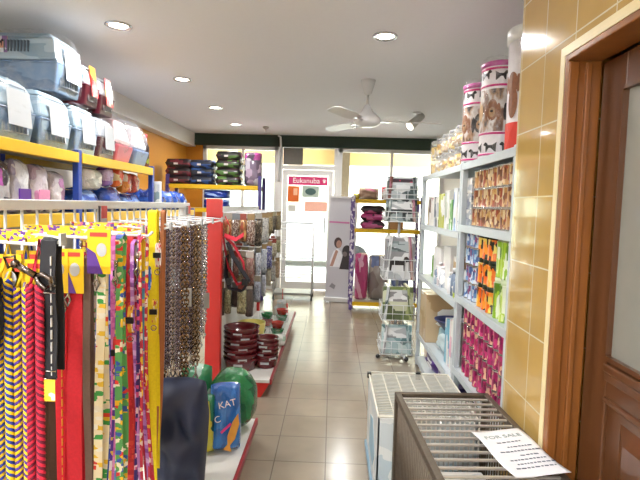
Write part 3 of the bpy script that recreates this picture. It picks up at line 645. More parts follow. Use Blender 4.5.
# dark metal cage
cg = thing('metal_cage', 'dark metal animal cage with flat chrome top bars beside the tiled wall', 'cage', (.573, 1.905, 0), math.radians(3.1))
cx, cy, cz = .212, .45, .62
gun = mat('gunmetal', '#6a6054', .42, .7, var=.25, scale=60)
bar = mat('cage_bar', '#d4d2ce', .3, .75, var=.08)
b = MB()
for x in (-cx, cx):
    for y in (-cy, cy): b.bx(x-.014, x+.014, y-.014, y+.014, 0, cz)
for z in (.04, cz):
    for x in (-cx, cx): b.bx(x-.014, x+.014, -cy, cy, z-.028, z)
    for y in (-cy, cy): b.bx(-cx, cx, y-.014, y+.014, z-.028, z)
b.build('frame', gun, cg, bevel=.003)
for i in range(15):
    y = -cy+.03+(2*cy-.06)*(i+.5)/15
    MB().bx(-cx, cx, y-.006, y+.006, cz-.012, cz-.003).build('top_bar', bar, cg, bevel=.002)
for s in (-1, 1):
    b = MB()
    for i in range(1, 30): y = -cy+2*cy*i/30; b.cyl((s*cx, y, .02), (s*cx, y, cz-.02), .0042, n=6)
    b.build('side_bars', gun, cg); b = MB()
    for i in range(1, 18): x = -cx+2*cx*i/18; b.cyl((x, s*cy, .02), (x, s*cy, cz-.02), .0042, n=6)
    b.build('end_bars', bar, cg)
b = MB()
for i in range(1, 28): x = -cx+2*cx*i/28; b.bx(x-.0045, x+.0045, -cy, cy, .118, .122)
for i in range(1, 26): y = -cy+2*cy*i/26; b.bx(-cx, cx, y-.0025, y+.0025, .108, .117)
b.build('floor_grid', mat('grid_metal', '#9c9c98', .35, .6), cg)
MB().bx(-cx+.02, cx-.02, -cy+.02, cy-.02, .035, .05).build('tray', mat('cage_tray', '#34322f', .5, .3), cg)
for i, (x, y, w, d, h, c, l) in enumerate(((.02, .22, .28, .2, .18, '#d4d8dc', 'white carton inside the dark metal cage, toward its far end'), (-.02, -.08, .2, .22, .12, '#6f94b8', 'blue carton lying inside the dark metal cage'))):
    q = cg.matrix_world.to_3x3() if False else Matrix.Rotation(math.radians(3.1), 3, 'Z')
    v = q @ Vector((x, y, 0)); box('carton', l, 'box', .573+v.x, 1.905+v.y, .1225, w, d, h, flatbox(c, '#e6e6e6', 'cagebox_%d' % i), rz=.05)
# handwritten sheet on the cage
pn = thing('paper_notice', 'white paper notice lying on top of the dark metal cage', 'paper', (.693, 1.775, .6225), math.radians(9))
def pz(u, v): return .004+.010*math.sin(3.2*v/.3+.6)**2+.016*max(0, (u-.02)/.1)**2*.4+.004*math.sin(25*u)
b = MB(); n = 14; g = [[b.b.verts.new((-.098+.196*i/n, -.17+.34*j/n, pz(-.098+.196*i/n, -.17+.34*j/n))) for i in range(n+1)] for j in range(n+1)]
for j in range(n):
    for i in range(n): b.b.faces.new((g[j][i], g[j][i+1], g[j+1][i+1], g[j+1][i]))
b._fin([v for r in g for v in r], True)
sheet = b.build('sheet', mat('white_paper', '#e6e6ea', .7, var=.03), pn); md = sheet.modifiers.new('thickness', 'SOLIDIFY'); md.thickness = .0006
ink = mat('dark_ink', '#4c5468', .8); ink2 = mat('pale_ink', '#8a9c98', .8)
tt = text('heading', 'FOR SALE', .034, ink2, pn, (.0, .105, .0), (0, 0, 0), .0003)
for v in tt.data.vertices: v.co.z += pz(v.co.x, v.co.y+.105)+.0012
for k, (v, u0, u1) in enumerate(((.062, -.045, .05), (.03, -.02, .07), (.004, -.06, .085), (-.024, .0, .06), (-.05, -.05, .085), (-.078, -.04, .09), (-.108, -.06, .08))):
    u = u0; b = MB()
    while u < u1:
        l = R.uniform(.006, .018); z = pz(u, v)+.0012; b.bx(u, u+l, v-.003, v+.003, z, z+.0006); u += l+.004
    b.build('handwriting', ink, pn)
# ------------------------------------------------------------------ left wall shelving with blue posts and yellow beams
blue_st = mat('blue_steel', '#1f3f9c', .4, var=.08); yel_st = mat('yellow_steel', '#e0b414', .4, var=.06); board = mat('shelf_board', '#b8b4a8', .7, var=.1)
def rack(label, x0, x1, y0, y1, zs, posts, axis, front, top, bh=.07, post_m=None):
    """pallet-style rack; beams run along axis, front is the coordinate of the beam face"""
    t = thing('storage_rack', label, 'rack', (0, 0, 0)); pm = post_m or blue_st
    for p in posts:
        for e in ((x0, x1-.045) if axis == 'y' else (y0, y1-.045)):
            b = MB()
            if axis == 'y': b.bx(e, e+.045, p-.025, p+.025, 0, top)
            else: b.bx(p-.025, p+.025, e, e+.045, 0, top)
            b.build('post', pm, t, bevel=.004)
    for z in zs:
        for a, c in zip(posts, posts[1:]):
            b = MB()
            if axis == 'y': b.bx(x1-.045, x1+.006, a+.025, c-.025, z-bh, z).bx(x0, x0+.04, a+.025, c-.025, z-bh, z)
            else: b.bx(a+.025, c-.025, y0-.006, y0+.045, z-bh, z).bx(a+.025, c-.025, y1-.04, y1, z-bh, z)
            b.build('beam', yel_st, t, bevel=.003)
        MB().bx(x0+.01, x1-.047, y0, y1, z-.02, z).build('shelf_board', board, t)
    return t
LX = -1.80; LB = -2.40
rack('tall rack with blue posts and yellow beams along the left wall', LB, LX, 1.95, 5.0, (.5, .95, 1.40, 1.825), (1.97, 3.53, 4.98), 'y', LX, 1.845)
lb = [pmat('carrier_blue_low', ['#5c7490', '#6c86a4', '#51687f'], (1, 1, 1), .35, 'noise'), pmat('carrier_blue_top', ['#93aabb', '#a6b9c6', '#869eb0'], (1, 1, 1), .35, 'noise')]
maroon = mat('maroon_plastic', '#4a1420', .35, var=.15); pale_t = mat('pale_carrier_top', '#aab0b8', .35, var=.05)
wrapf = film('shrink_wrap', '#ffffff', .97, .07, 1.0, 12); paper = mat('sheet_paper', '#b8bcc0', .7, var=.02)
dark_in = mat('dark_interior', '#24242a', .7)
def carrier(label, y0, y1, z, h, ln, low, topm, note=True, red=False, grp='boxed pet carriers on the left rack', sidepic=False):
    w = y1-y0; t = thing('pet_carrier', label, 'pet carrier', (LX-.01-ln/2, (y0+y1)/2, z), 0, grp)
    MB().taper(0, 0, .0, h*.46, ln*.88, w*.84, ln*.97, w*.96).bx(-ln*.49, ln*.49, -w*.49, w*.49, h*.44, h*.49).build('lower_shell', low, t, bevel=.015)
    b = MB(); b.taper(0, 0, h*.49, h*.86, ln*.96, w*.95, ln*.86, w*.84).taper(0, 0, h*.86, h*.97, ln*.86, w*.84, ln*.7, w*.6); b.build('upper_shell', topm, t, bevel=.015)
    for s in (-1, 1):
        b = MB()
        for i in range(8): 
            x = -ln*.3+i*.022+ln*.25; b.bx(x, x+.007, s*w*.45-.012, s*w*.45+.012, h*.62, h*.8)
        b.build('vent_slots', mat('vent_grey', '#5c6874', .7), t)
    b = MB(); X = ln*.468
    b.tube([(X, -w*.3, h*.12), (X, w*.3, h*.12), (X-.02, w*.3, h*.84), (X-.02, -w*.3, h*.84)], .006, 6, True)
    for i in range(7): y = -w*.3+w*.6*(i+.5)/7; b.cyl((X, y, h*.12), (X-.02, y, h*.84), .0035, n=6)
    b.build('door_grille', mat('grille_grey', '#8c98a4', .4) if not red else chrome, t)
    MB().tube([(-.08, 0, h*.96), (-.08, 0, h+.005), (.08, 0, h+.005), (.08, 0, h*.96)], .01, 6).build('handle', topm, t)
    if note: 
        b = MB(); b.M = Matrix.Translation((ln*.5-.004, .01, h*.52)) @ Matrix.Rotation(-.07, 4, 'Y'); b.bx(-.001, .001, -w*.26, w*.3, -h*.3, h*.26); b.build('paper_sheet', paper, t)
    if red:
        b = MB(); b.M = Matrix.Translation((ln*.49, 0, h*.6)) @ Matrix.Rotation(-.12, 4, 'Y'); b.bx(-.002, .002, -w*.22, w*.22, -h*.36, h*.36)
        b.build('red_label', pmat('red_carrier_label', ['#c8281c', '#d83424', '#e8c8a0', '#a81c18', '#d8a040'], (1, 2, 3), .35), t)
    if sidepic:
        o = MB().bx(-ln*.42, -ln*.02, -w*.475, -w*.45, h*.6, h*.86).build('picture_label', pmat('carrier_pic', ['#d0d2dc', '#c0c4d4', '#8a6c9c', '#c89078', '#d8dce4'], (3, 1, 2), .4), t)
        b = MB()
        for u, q in ((-.06, .7), (-.1, .68)): b.prism([(u+a*.05, h*q+v*.06) for a, v in DOG], 'y', -w*.478, -w*.475)
        b.build('animal_print', furK, t)
    if red: return t
    b = MB(); b.taper(0, 0, .0, h*.5, ln*.93, w*.9, ln*1.01, w*1.0).taper(0, 0, h*.5, h*1.02, ln*1.01, w*1.0, ln*.84, w*.8); b.build('plastic_wrap', wrapf, t, bevel=.02)
    return t
Z0 = 1.826
carrier('blue-grey pet carrier wrapped in plastic, lower row, nearest the camera', 2.66, 3.04, Z0, .365, .50, lb[0], lb[1])
carrier('blue-grey pet carrier wrapped in plastic, lower row, under the large upper carrier', 3.08, 3.46, Z0, .365, .50, lb[0], lb[1])
carrier('blue-grey pet carrier in the lower row, at the blue post', 3.50, 3.84, Z0, .355, .46, lb[0], lb[1])
carrier('maroon pet carrier with a white sheet in the lower row, next to the pink bin', 3.87, 4.16, Z0, .33, .46, maroon, pale_t)
carrier('large blue pet carrier with a picture label on top of the lower carriers', 3.27, 3.63, Z0+.375, .40, .66, lb[0], lb[1], sidepic=True)
carrier('maroon pet carrier with red label, upper row, beside the large blue carrier', 3.655, 3.87, Z0+.362, .31, .44, maroon, pale_t, False, True)
carrier('maroon pet carrier with red label, upper row, farther from the camera', 3.885, 4.14, Z0+.34, .30, .44, maroon, pale_t, False, True)
bagf = film('poly_bag', '#ffffff', .82, .1, 1.0, 10)
for y0, y1, c, tc, l in ((4.19, 4.56, '#c86878', '#e0c0c4', 'pink litter tray in a clear plastic bag on the top left shelf'), (4.58, 4.95, '#7088b0', '#d0d4dc', 'blue litter tray in a clear plastic bag at the far end of the shelf')):
    t = thing('litter_tray', l, 'litter tray', (LX-.24, (y0+y1)/2, Z0)); w = y1-y0
    MB().taper(0, 0, 0, .15, .36, w*.78, .44, w*.92).build('tray', mat('tray_'+c[1:], c, .35), t, bevel=.02)
    MB().taper(0, 0, .15, .37, .42, w*.88, .3, w*.6).build('hood', mat('hood_'+tc[1:], tc, .35), t, bevel=.04)
    b = MB(); b.ball((0, 0, .215), .25, w*.5, .225, 20); b.build('plastic_bag', bagf, t)
# products on the second shelf of the left rack
Z1 = 1.401
for i, (y, w, h, cols, l) in enumerate(((2.55, .18, .30, ['#7fb4b0', '#4c9c94', '#b0c8c8', '#2c6c68'], 'teal and white bag at the near end of the left shelf under the carriers'),
    (2.75, .17, .31, ['#b8b4ba', '#a850a0', '#403840', '#a8a4a8', '#b868ac'], 'tall bag with photographs and a mauve foot on the left shelf'), (2.93, .17, .325, ['#c4c2c6', '#a8a4b0', '#d0d0d4', '#9088a0'], 'white bag with a purple panel on the left shelf'),
    (3.13, .18, .31, ['#c2b8c0', '#c888b0', '#cac4c8', '#a890a0'], 'white bag with a pink panel on the left shelf'), (3.33, .17, .28, ['#b8b0b8', '#c4c0c8', '#9c6c94', '#cac4c8'], 'small white and pink bag on the left shelf next to the blue post'))):
    o = MB().pouch(w, h, .12, seed=30+i).build('treat_bag', pmat('tbag_%d' % i, cols, (2, 1, 2.5), .2, bump=.5, coat=.6), None, (LX-.09, y, Z1), rotz=PI/2); tag(o, l, 'bag')
    if i in (2, 3): MB().bx(-.055, .055, -.068, -.06, .04, .15).build('printed_panel', mat(('purple_panel', 'pink_panel')[i-2], ('#5c2890', '#e08cb4')[i-2], .4), o)
for i, (y, w, h, d, c) in enumerate(((3.78, .36, .14, .4, '#2850a8'), (4.2, .36, .17, .4, '#2448a0'), (4.62, .38, .13, .4, '#2c58b4'))):
    o = MB().pouch(w, d, h*1.2, seed=50+i, sq=8).build('folded_tarp', pmat('tarp_%d' % i, [c, c, '#1c3880', c, '#6c90d0'], (3, 3, 3), .25, bump=.6), None, (LX-.22, y, Z1+h*.6)); o.rotation_euler = (PI/2, 0, PI/2); o.location.x = LX-.03-d/2-.0+d/2-.4+.0; o.location.x = LX-.44
    tag(o, 'blue plastic pack lying on the left shelf, '+('beside the blue post', 'under the white hooded bag', 'under the red and orange packs')[i], 'pack')
for i, (y, w, h, z, cols, l) in enumerate(((3.86, .3, .17, .17, ['#e4e2dc', '#d8d8d4', '#c0c4c0', '#eceae6'], 'white puffy bag lying on the blue pack of the left shelf'), (4.12, .14, .17, .205, ['#7848a0', '#9468b8', '#c8b0d8'], 'purple packet on the left shelf beside the white puffy bag'),
    (4.32, .15, .19, .205, ['#d84820', '#e86c28', '#e8d0a0', '#b82c1c'], 'orange-red packet on the left shelf next to the purple packet'), (4.50, .14, .19, .16, ['#c83c30', '#d8604c', '#f0e0c8', '#e89030'], 'second orange-red packet on the left shelf'), (4.68, .15, .19, .16, ['#c05040', '#d87460', '#e8d8c8', '#a83830'], 'coral packet at the far end of the left shelf'))):
    o = MB().pouch(w, h, .12, seed=60+i).build('treat_bag', pmat('tbag2_%d' % i, cols, (2, 1, 2.5), .25, bump=.5, coat=.5), None, (LX-.10, y, Z1+z), rotz=PI/2); tag(o, l, 'bag')
rack('low rack with blue posts holding blue bundles beyond the carriers', LB, LX, 5.06, 6.5, (.5, .95, 1.40), (5.1, 6.46), 'y', LX, 1.42)
for i in range(5):
    o = MB().pouch(.24, .36, .2, seed=70+i, sq=6, lump=.2).build('blue_bundle', pmat('bundle', ['#1c3c94', '#2850b0', '#142c70', '#3c68c8'], (3, 3, 3), .2, bump=.7), None, (LX-.42, 5.22+.265*i, Z1+.105)); o.rotation_euler = (PI/2, 0, PI/2)
    tag(o, 'shiny blue plastic bundle on the low left rack, '+('nearest the carriers', 'second of five', 'middle of five', 'fourth of five', 'farthest of five')[i], 'bundle', 'blue bundles on the low rack')
t = thing('framed_notice', 'small white framed notice standing at the end of the left rack', 'sign', (LX-.03, 5.14, 1.401)); 
MB().bx(-.055, .055, -.012, .012, 0, .30).build('frame', white_p, t, bevel=.004); MB().bx(-.04, .04, -.015, -.011, .03, .27).build('notice', pmat('notice_pr', ['#d8dcd8', '#c8ccd0', '#88a0a8'], (1, 1, 3), .5), t)
bt = MB().lathe([(.03, 0), (.034, .01), (.034, .2), (.014, .25), (.014, .30)], 14).build('bottle', pmat('sauce', ['#3c2420', '#8c9c30', '#5c2c24', '#2c1c1c'], (1, 1, 3), .3), None, (LX-.07, 4.955, Z0)); tag(bt, 'dark bottle with a green band at the far end of the top left shelf', 'bottle')
MB().cyl((0, 0, .29), (0, 0, .33), .016).build('cap', mat('red_cap', '#b8282c', .4), bt)

# ------------------------------------------------------------------ rack of pet mats in front of the left window
rack('rack with a yellow beam holding stacked dark pet mats at the left window', -2.44, -1.05, 7.25, 7.72, (.45, .95, 1.42, 1.76), (-2.42, -1.07), 'x', 7.25, 1.9, .06, mat('purple_steel', '#4a3c80', .45, var=.1))
def mat_stack(x, w, n, h, cols, side):
    for k in range(n):
        t = thing('pet_mat', 'folded dark pet mat, '+side+', '+(['bottom', 'second', 'third', 'top'] if n == 4 else ['bottom', 'middle', 'top'])[k]+' layer', 'pet mat', (x, 7.43, 1.761+k*h), R.uniform(-.03, .03), 'folded pet mats by the window')
        b = MB(); b.M = Matrix.Translation((0, 0, h/2)) @ Matrix.Rotation(PI/2, 4, 'X'); b.pouch(w*1.06, .34, h*1.16, 12, k, 14, .05, True, .04); b.build('cushion', pmat('mat_'+side[:9]+str(k % 2), cols, (4, 2, 4), .5), t)
        MB().bx(-w*.16, w*.0, -.178, -.14, h*.36, h*.58).build('label', mat('mat_label', '#d8d0cc', .5), t)
        MB().bx(-w*.03, w*.42, -.172, -.14, h*.42, h*.54).build('ribbon', mat('mat_ribbon_'+cols[-1][1:], cols[-1], .5), t)
mat_stack(-2.27, .37, 3, .118, ['#181416', '#241a1c', '#301c22', '#6c2430'], 'left stack on the window rack')
mat_stack(-1.93, .34, 3, .116, ['#14161c', '#1c2230', '#20283c', '#2c4c84'], 'middle stack on the window rack')
mat_stack(-1.54, .36, 4, .121, ['#141612', '#1c2018', '#3a1a24', '#4c7030'], 'right stack on the window rack')
o = MB().pouch(.27, .50, .26, seed=5).build('plush_bag', pmat('plush', ['#6c5c70', '#b84c98', '#d8d0dc', '#8c7c94', '#4c4450', '#c0a8c0'], (3, 2, 4), .15, bump=.6, coat=.7), None, (-1.20, 7.45, 1.761)); tag(o, 'tall clear bag of pink and grey plush at the right end of the window rack', 'bag')
for k in range(2):
    o = MB().pouch(.40, .13, .3, seed=k, sq=6).build('blue_pack', pmat('bluepk', ['#1c3c9c', '#2448b4', '#8ca8e0', '#1c3488'], (2, 1, 2), .3), None, (-1.73, 7.43, 1.421+.14*k)); tag(o, ('lower', 'upper')[k]+' of two blue packs on the shelf under the dark pet mats', 'pack')

# ------------------------------------------------------------------ gondola with leads (near) and packs (far)
red_m = mat('red_paint', '#c8201c', .35, var=.06, coat=.3); peg_w = mat('pegboard_white', '#dcdcd8', .5, var=.03)
def gondola(label, y0, y1, panel, grill):
    t = thing('display_gondola', label, 'display stand', (0, 0, 0))
    MB().bx(-.94, -.45, y0, y1, .115, .14).build('deck', peg_w, t, bevel=.003)
    MB().bx(-.452, -.435, y0, y1, .105, .147).build('bumper', mat('maroon_bumper', '#98242c', .4), t, bevel=.003)
    b = MB(); b.prism([(-.90, 0), (-.52, 0), (-.45, .115), (-.94, .115)], 'y', y0+.005, y1-.005); b.build('plinth', red_m, t)
    return t
g1 = gondola('display stand hung with dog leads and chains, nearest on the left', 1.0, 3.08, 0, 1)
b = MB(); b.bx(-.955, -.925, .85, 3.22, 1.462, 1.494); b.build('top_rail', white_met, g1, bevel=.004)
b = MB(); 
for y in (.95, 3.1): b.bx(-.955, -.925, y, y+.03, .14, 1.47)
b.bx(-.95, -.935, .85, 3.22, 1.30, 1.31).bx(-.95, -.935, .85, 3.22, .8, .81)
n = 31
for i in range(n): y = .87+2.33*i/(n-1); b.cyl((-.94, y, .5), (-.94, y, 1.47), .0042, n=6)
b.build('wire_panel', white_met, g1)
g2 = gondola('display stand of hanging packs and bowls farther along the left of the aisle', 3.78, 6.3, 1, 0)
MB().bx(-.955, -.935, 3.78, 6.3, .14, 1.47).build('back_panel', peg_w, g2)
for y in (3.72, 6.28): MB().bx(-.945, -.83 if y < 4 else -.90, y, y+.06, 0, 1.43 if y < 4 else 1.43).build('post', red_m, g2, bevel=.004)
MB().bx(-.94, -.82, 3.70, 3.715, 1.40, 1.53).build('sign_plate', red_m, g2)
for z in (1.42, 1.12): 
    b = MB(); b.bx(-.935, -.925, 3.8, 6.26, z, z+.012); b.build('hook_rail', white_met, g2)
for y in (1.97, 3.5):
    pass
HK = (1.20, 1.45, 1.72, 2.02, 2.27, 2.50, 2.73, 2.96, 3.16); HZ = 1.385
for i, y in enumerate(HK[:8]):
    h = MB().tube([(-.925, y, HZ+.01), (-.70, y, HZ), (-.655, y, HZ+.012)], .0048, 6).tube([(-.925, y+.05, HZ+.03), (-.72, y+.03, HZ+.022), (-.66, y-.01, HZ+.02)], .0035, 6).build('display_hook', white_met, g1)
    MB().bx(-.66, -.654, y-.012, y+.012, HZ+.0, HZ+.03).build('price_plate', paper, h)
    if i < 3: MB().bx(-.93, -.665, y+.03, y+.033, HZ+.004, HZ+.034).build('label_strip', pmat('label_strip', ['#ecc81c', '#f0d030', '#ecc81c', '#e8c020', '#d83828', '#5c3090', '#ecc81c', '#f0d030', '#f0e8d0', '#e06898', '#ecc81c'], (26, 1, 4), .4), h)
steel = mat('lead_steel', '#b4b0ac', .22, 1, var=.15); cardm = pmat('yellow_card', ['#e8c020', '#f0cc30', '#e8c020', '#5c3090', '#f0e0b0', '#d84c28'], (2, 1, 3), .3)
yel_card = mat('yellow_card_stock', '#ecc41c', .5, var=.05); pur_card = mat('purple_card_print', '#5a3490', .5); red_card = mat('red_card_print', '#d84030', .5)
def hcard(t, y, up=.02):
    c = MB().bx(-.034, .034, y, y+.0015, -.12+up, up+.01).build('header_card', yel_card, t)
    MB().prism([(-.034, -.12+up), (.012, -.12+up), (-.01, -.06+up), (-.034, -.045+up)], 'y', y-.0012, y-.0002).build('purple_panel', pur_card, c)
    MB().prism(ell(.015, .02, .008, -.05+up, 12), 'y', y-.0014, y-.0004).build('white_oval', paper, c)
    MB().bx(-.026, .024, y-.0012, y-.0002, -.012+up, 0+up).build('red_heading', red_card, c)
def snap(t, x, z):
    b = MB(); b.tube([(x, -.02, z), (x, -.022, z-.03), (x+.008, -.022, z-.05), (x, -.022, z-.068), (x-.009, -.022, z-.05), (x-.001, -.022, z-.034)], .0042, 6)
    b.cyl((x, -.02, z-.004), (x, -.02, z+.014), .007, n=8); b.build('snap_hook', steel, t)
def strap(label, x, y, zt, zl, w, m, group=None, sn=True, card=False, tw=0, cat='dog lead', stitch=None):
    t = thing('dog_lead', label, cat, (x, y, zt), tw, group); L_ = zt-zl; k = 14
    ph = R.uniform(0, 6); dx = R.uniform(-.02, .02) if w > .02 else R.uniform(-.06, .06)
    f = [(dx*(i/k)**2, -.012-.004*math.sin(ph+i*.7)-.004, -L_*i/k) for i in range(k, -1, -1)]
    top = [(0, -.012, .006), (0, 0, .013), (0, .012, .006)]
    bk = [(dx*(i/k)**2-.004*math.sin(i*.5), .012+.004*math.sin(ph+i*.6)+.004, -L_*(i/k)*.97) for i in range(0, k+1)]
    MB().ribbon(f+top+bk, (w, 0, 0), .0032).build('strap', m, t)
    if stitch: 
        b = MB()
        for i in range(int(L_/.03)): b.bx(.0085, .0105, -.0225, -.0175, -.03-.03*i-.022, -.03-.03*i)
        b.build('stitching', stitch, t)
    if sn: snap(t, R.choice((-1, 1))*w*.35, -R.uniform(.02, .1))
    if card: hcard(t, -.028)
    return t
def rope(label, x, y, zt, zl, r, m1, m2, n=2):
    t = thing('rope_lead', label, 'dog lead', (x, y, zt)); L_ = zt-zl; q = int(L_/.006)
    for mi, m in enumerate((m1, m2)):
        b = MB(); st = .0045; q = int(L_/st)
        for s in range(n):
            cx = (s-(n-1)/2)*r*2.1; sg_ = 1 if s % 2 else -1
            for v in range(2):
                b.tube([(cx+.56*r*math.cos(sg_*i*.85+mi*PI/2+v*PI), -.02+.56*r*math.sin(sg_*i*.85+mi*PI/2+v*PI), -i*st) for i in range(q)], r*.46, 5)
        b.build('rope_strand', m, t)
    MB().tube([(-r, -.02, 0), (-r*.6, -.012, .03), (0, 0, HZ-zt+.012), (r*.6, .008, .03), (r, -.02, 0)], r*.45, 6).build('loop', m1, t)
    hcard(t, -.004, .05)
    return t
fab = lambda n, c, **k: mat('webbing_'+n, c, .75, var=.18, scale=120, **k)
pm = lambda n, cols, s=(1.6, 1, 70): pmat('webbing_'+n, [cols[0]]*len(cols)+list(cols[1:])+[cols[0]], s, .6, coat=.1)
yl, pu, bu, mr, rd = fab('yellow', '#e8c41c'), fab('purple', '#503090'), fab('blue', '#2038a0'), fab('maroon', '#6c1030'), fab('rope_red', '#d02040')
rope('thick braided lead in blue and yellow at the near end of the lead rack', -.792, 1.20, 1.30, .45, .011, yl, bu)
rope('thick braided lead in yellow and purple beside the blue one', -.747, 1.20, 1.28, .45, .0105, yl, pu)
rope('thick braided lead in red and maroon next to the black webbing lead', -.712, 1.195, 1.29, .45, .011, rd, mr)
rope('braided lead in blue and white behind the yellow and purple one', -.80, 1.30, 1.30, .45, .011, bu, fab('cream', '#d8d4c4'))
bk = strap('black webbing lead with white stitching and a yellow price tag', -.684, 1.20, HZ+.005, 1.06, .038, fab('black', '#1a1a20'), sn=False, stitch=mat('white_thread', '#c8c8c8', .8))
MB().tube([(-.022, -.024, -.10), (.022, -.024, -.10), (.022, -.024, -.118), (-.022, -.024, -.118)], .0025, 6, True).build('buckle', steel, bk)
MB().tube([(-.022, -.024, -.31), (.022, -.024, -.31), (.022, -.024, -.33), (-.022, -.024, -.33)], .0025, 6, True).build('buckle', steel, bk)
MB().bx(-.018, .02, -.026, -.0245, -.385, -.33).build('price_tag', pmat('price_tag', ['#f0d040', '#f0e8d0', '#e8c830'], (1, 1, 3), .5), bk)
hk = MB(); hk.M = Matrix.Translation((-.02, -.035, -.075)) @ Matrix.Rotation(.5, 4, 'Y')
hk.cyl((-.05, 0, 0), (.0, 0, 0), .008, n=10).tube([(0, 0, 0), (.015, 0, .012), (.035, 0, .012), (.045, 0, 0), (.035, 0, -.014), (.015, 0, -.012), (.005, 0, -.002)], .0065, 8).ball((-.055, 0, 0), .011).tube([(-.065, 0, .016), (-.085, 0, 0), (-.065, 0, -.016), (-.055, 0, 0)], .004, 6, True)
hk.build('large_snap_hook', mat('dark_steel', '#6c625c', .2, 1, var=.2), bk)
strap('brown webbing lead hanging below the black one', -.738, 1.262, 1.36, .45, .026, fab('brown', '#5c4034'), sn=False)
strap('short black webbing lead at the near edge of the lead rack', -.80, 1.15, 1.30, 1.12, .034, fab('black2', '#1c1c22'), sn=False, card=True)
redw = fab('red', '#d81c30')
flame = pm('flame', ['#d81c30', '#d81c30', '#d81c30', '#b01428', '#e88c20'], (2, 1, 26))
strap('broad red lead with a row of flame marks', -.797, 1.45, 1.325, .45, .046, redw, sn=True, card=True, stitch=mat('flame_thread', '#e0a030', .7))
strap('broad plain red lead beside the flame marked one', -.752, 1.452, 1.325, .45, .046, fab('red2', '#d42434'), sn=True, card=True)
strap('narrow taupe lead between the plain red lead and the patterned one', -.715, 1.45, 1.32, .45, .022, fab('taupe', '#705a50'), sn=False)
strap('cream lead printed with red and green squares', -.672, 1.45, HZ, .45, .026, pm('squares', ['#f0e4c0', '#d83c28', '#3c9c48', '#f0ecdc', '#e8c030', '#e8e0c8']), card=True)
strap('green lead printed with small red and yellow squares behind the cream one', -.64, 1.50, HZ, .45, .022, pm('squares2', ['#58a058', '#d8342c', '#f0e8d0', '#e8b820', '#3c58b0']))
rows3 = ((-.80, '#2c8c3c', ['#2c8c3c', '#e8d040', '#2c8c3c', '#d83830'], 'green lead with yellow and red marks'), (-.778, '#f0e0d0', ['#f0e0d0', '#e04878', '#70a0d8'], 'pale lead with pink and blue marks'), (-.755, 0, ['#183c98', '#183c98', '#2850b8'], 'plain dark blue lead'),
 (-.733, 0, ['#d868b0', '#e080c0', '#d060a8'], 'pink lead'), (-.71, 0, ['#48309c', '#e8d048', '#f0f0f0', '#d04878'], 'purple lead printed with white and yellow squares'), (-.688, 0, ['#8c2898', '#b050b0', '#7c2088'], 'magenta-purple lead'),
 (-.666, 0, ['#d02840', '#c83050', '#e0a0b0'], 'crimson lead with pale dots'), (-.645, 0, ['#58a8d0', '#e8e0e0', '#d85898', '#e8d050'], 'striped sky blue lead'))
for i, (x, _, cols, l) in enumerate(rows3):
    strap(l+' on the third hook of the lead rack', x, 1.72+R.uniform(-.02, .02), HZ-.004*i, .40, .016 if i != 3 else .030, pm('r3_%d' % i, cols), card=(i == 6), tw=R.uniform(-.25, .25))
rows4 = ((-.83, ['#e89028', '#d83828', '#e8c840'], 'orange and red printed lead'), (-.80, ['#c82848', '#e8b030', '#40903c', '#e8e0d0'], 'multicoloured lead with tiny squares'), (-.775, ['#e8cc30', '#d84030', '#e8cc30', '#3858b0'], 'yellow lead with red and blue marks'), (-.752, ['#a03080', '#c860a0', '#e8d8e0'], 'plum and pink lead'))
for i, (x, cols, l) in enumerate(rows4): strap(l+' behind the plain yellow lead', x, 2.0+R.uniform(-.03, .01), HZ, .42, .017, pm('r4_%d' % i, cols), tw=R.uniform(-.25, .25))
strap('wide plain yellow lead hanging before the chains', -.718, 1.99, 1.45, .35, .036, fab('bright_yellow', '#f6dc14'), sn=False)
strap('tan orange lead next to the wide yellow lead', -.688, 2.02, 1.45, .38, .014, fab('tan', '#b07048'), sn=False)
for i, (x, cols) in enumerate(((-.90, ['#b03050', '#e0c040', '#3c70a8']), (-.87, ['#e0d8c8', '#c03838', '#58a048']), (-.84, ['#4060b0', '#e8e8e8', '#d05088']), (-.82, ['#e0b030', '#a02838', '#e8e0d0']))):
    strap('printed nylon lead at the back of the third hook, '+('closest to the wire panel', 'second from the wire panel', 'third from the wire panel', 'fourth from the wire panel')[i], x, 1.80, HZ, .42, .018, pm('r5_%d' % i, cols), tw=R.uniform(-.2, .2))
# collars among the leads
def collar(label, x, y, z, r, m):
    t = thing('dog_collar', label, 'collar', (x, y, z), R.uniform(-.4, .4), 'small collars among the leads')
    MB().ribbon([(0, r*.5*math.sin(2*PI*i/20), -r+r*math.cos(2*PI*i/20)) for i in range(20)], (.016, .0, .0), .003).build('band', m, t)
    MB().bx(-.014, .014, -r*.5-.012, -r*.5-.003, -r-.008, -r+.012).build('buckle', black_p, t)
    MB().tube([(.01*math.cos(a), -.018, -2*r-.018+.01*math.sin(a)) for a in [i*PI/5 for i in range(10)]], .002, 5, True).build('ring', steel, t)
for i, (x, y, z, c, l) in enumerate(((-.69, 1.62, 1.26, '#38a048', 'green'), (-.66, 1.63, 1.15, '#e8b020', 'golden yellow'), (-.70, 1.60, 1.05, '#e03838', 'bright red'), (-.72, 1.66, 1.30, '#e070a8', 'rose pink'), (-.70, 1.88, 1.25, '#2c70c0', 'mid blue'), (-.68, 1.90, 1.12, '#e8d030', 'lemon yellow'), (-.72, 1.88, 1.0, '#d84820', 'orange'), (-.66, 1.88, 1.34, '#e8e0d8', 'cream'))):
    collar(l+' small collar with a black buckle hanging among the printed leads', x, y, z, .045, pm('col_%d' % i, [c, c, '#f0e8d8', c, '#c83838'], (4, 1, 6)))
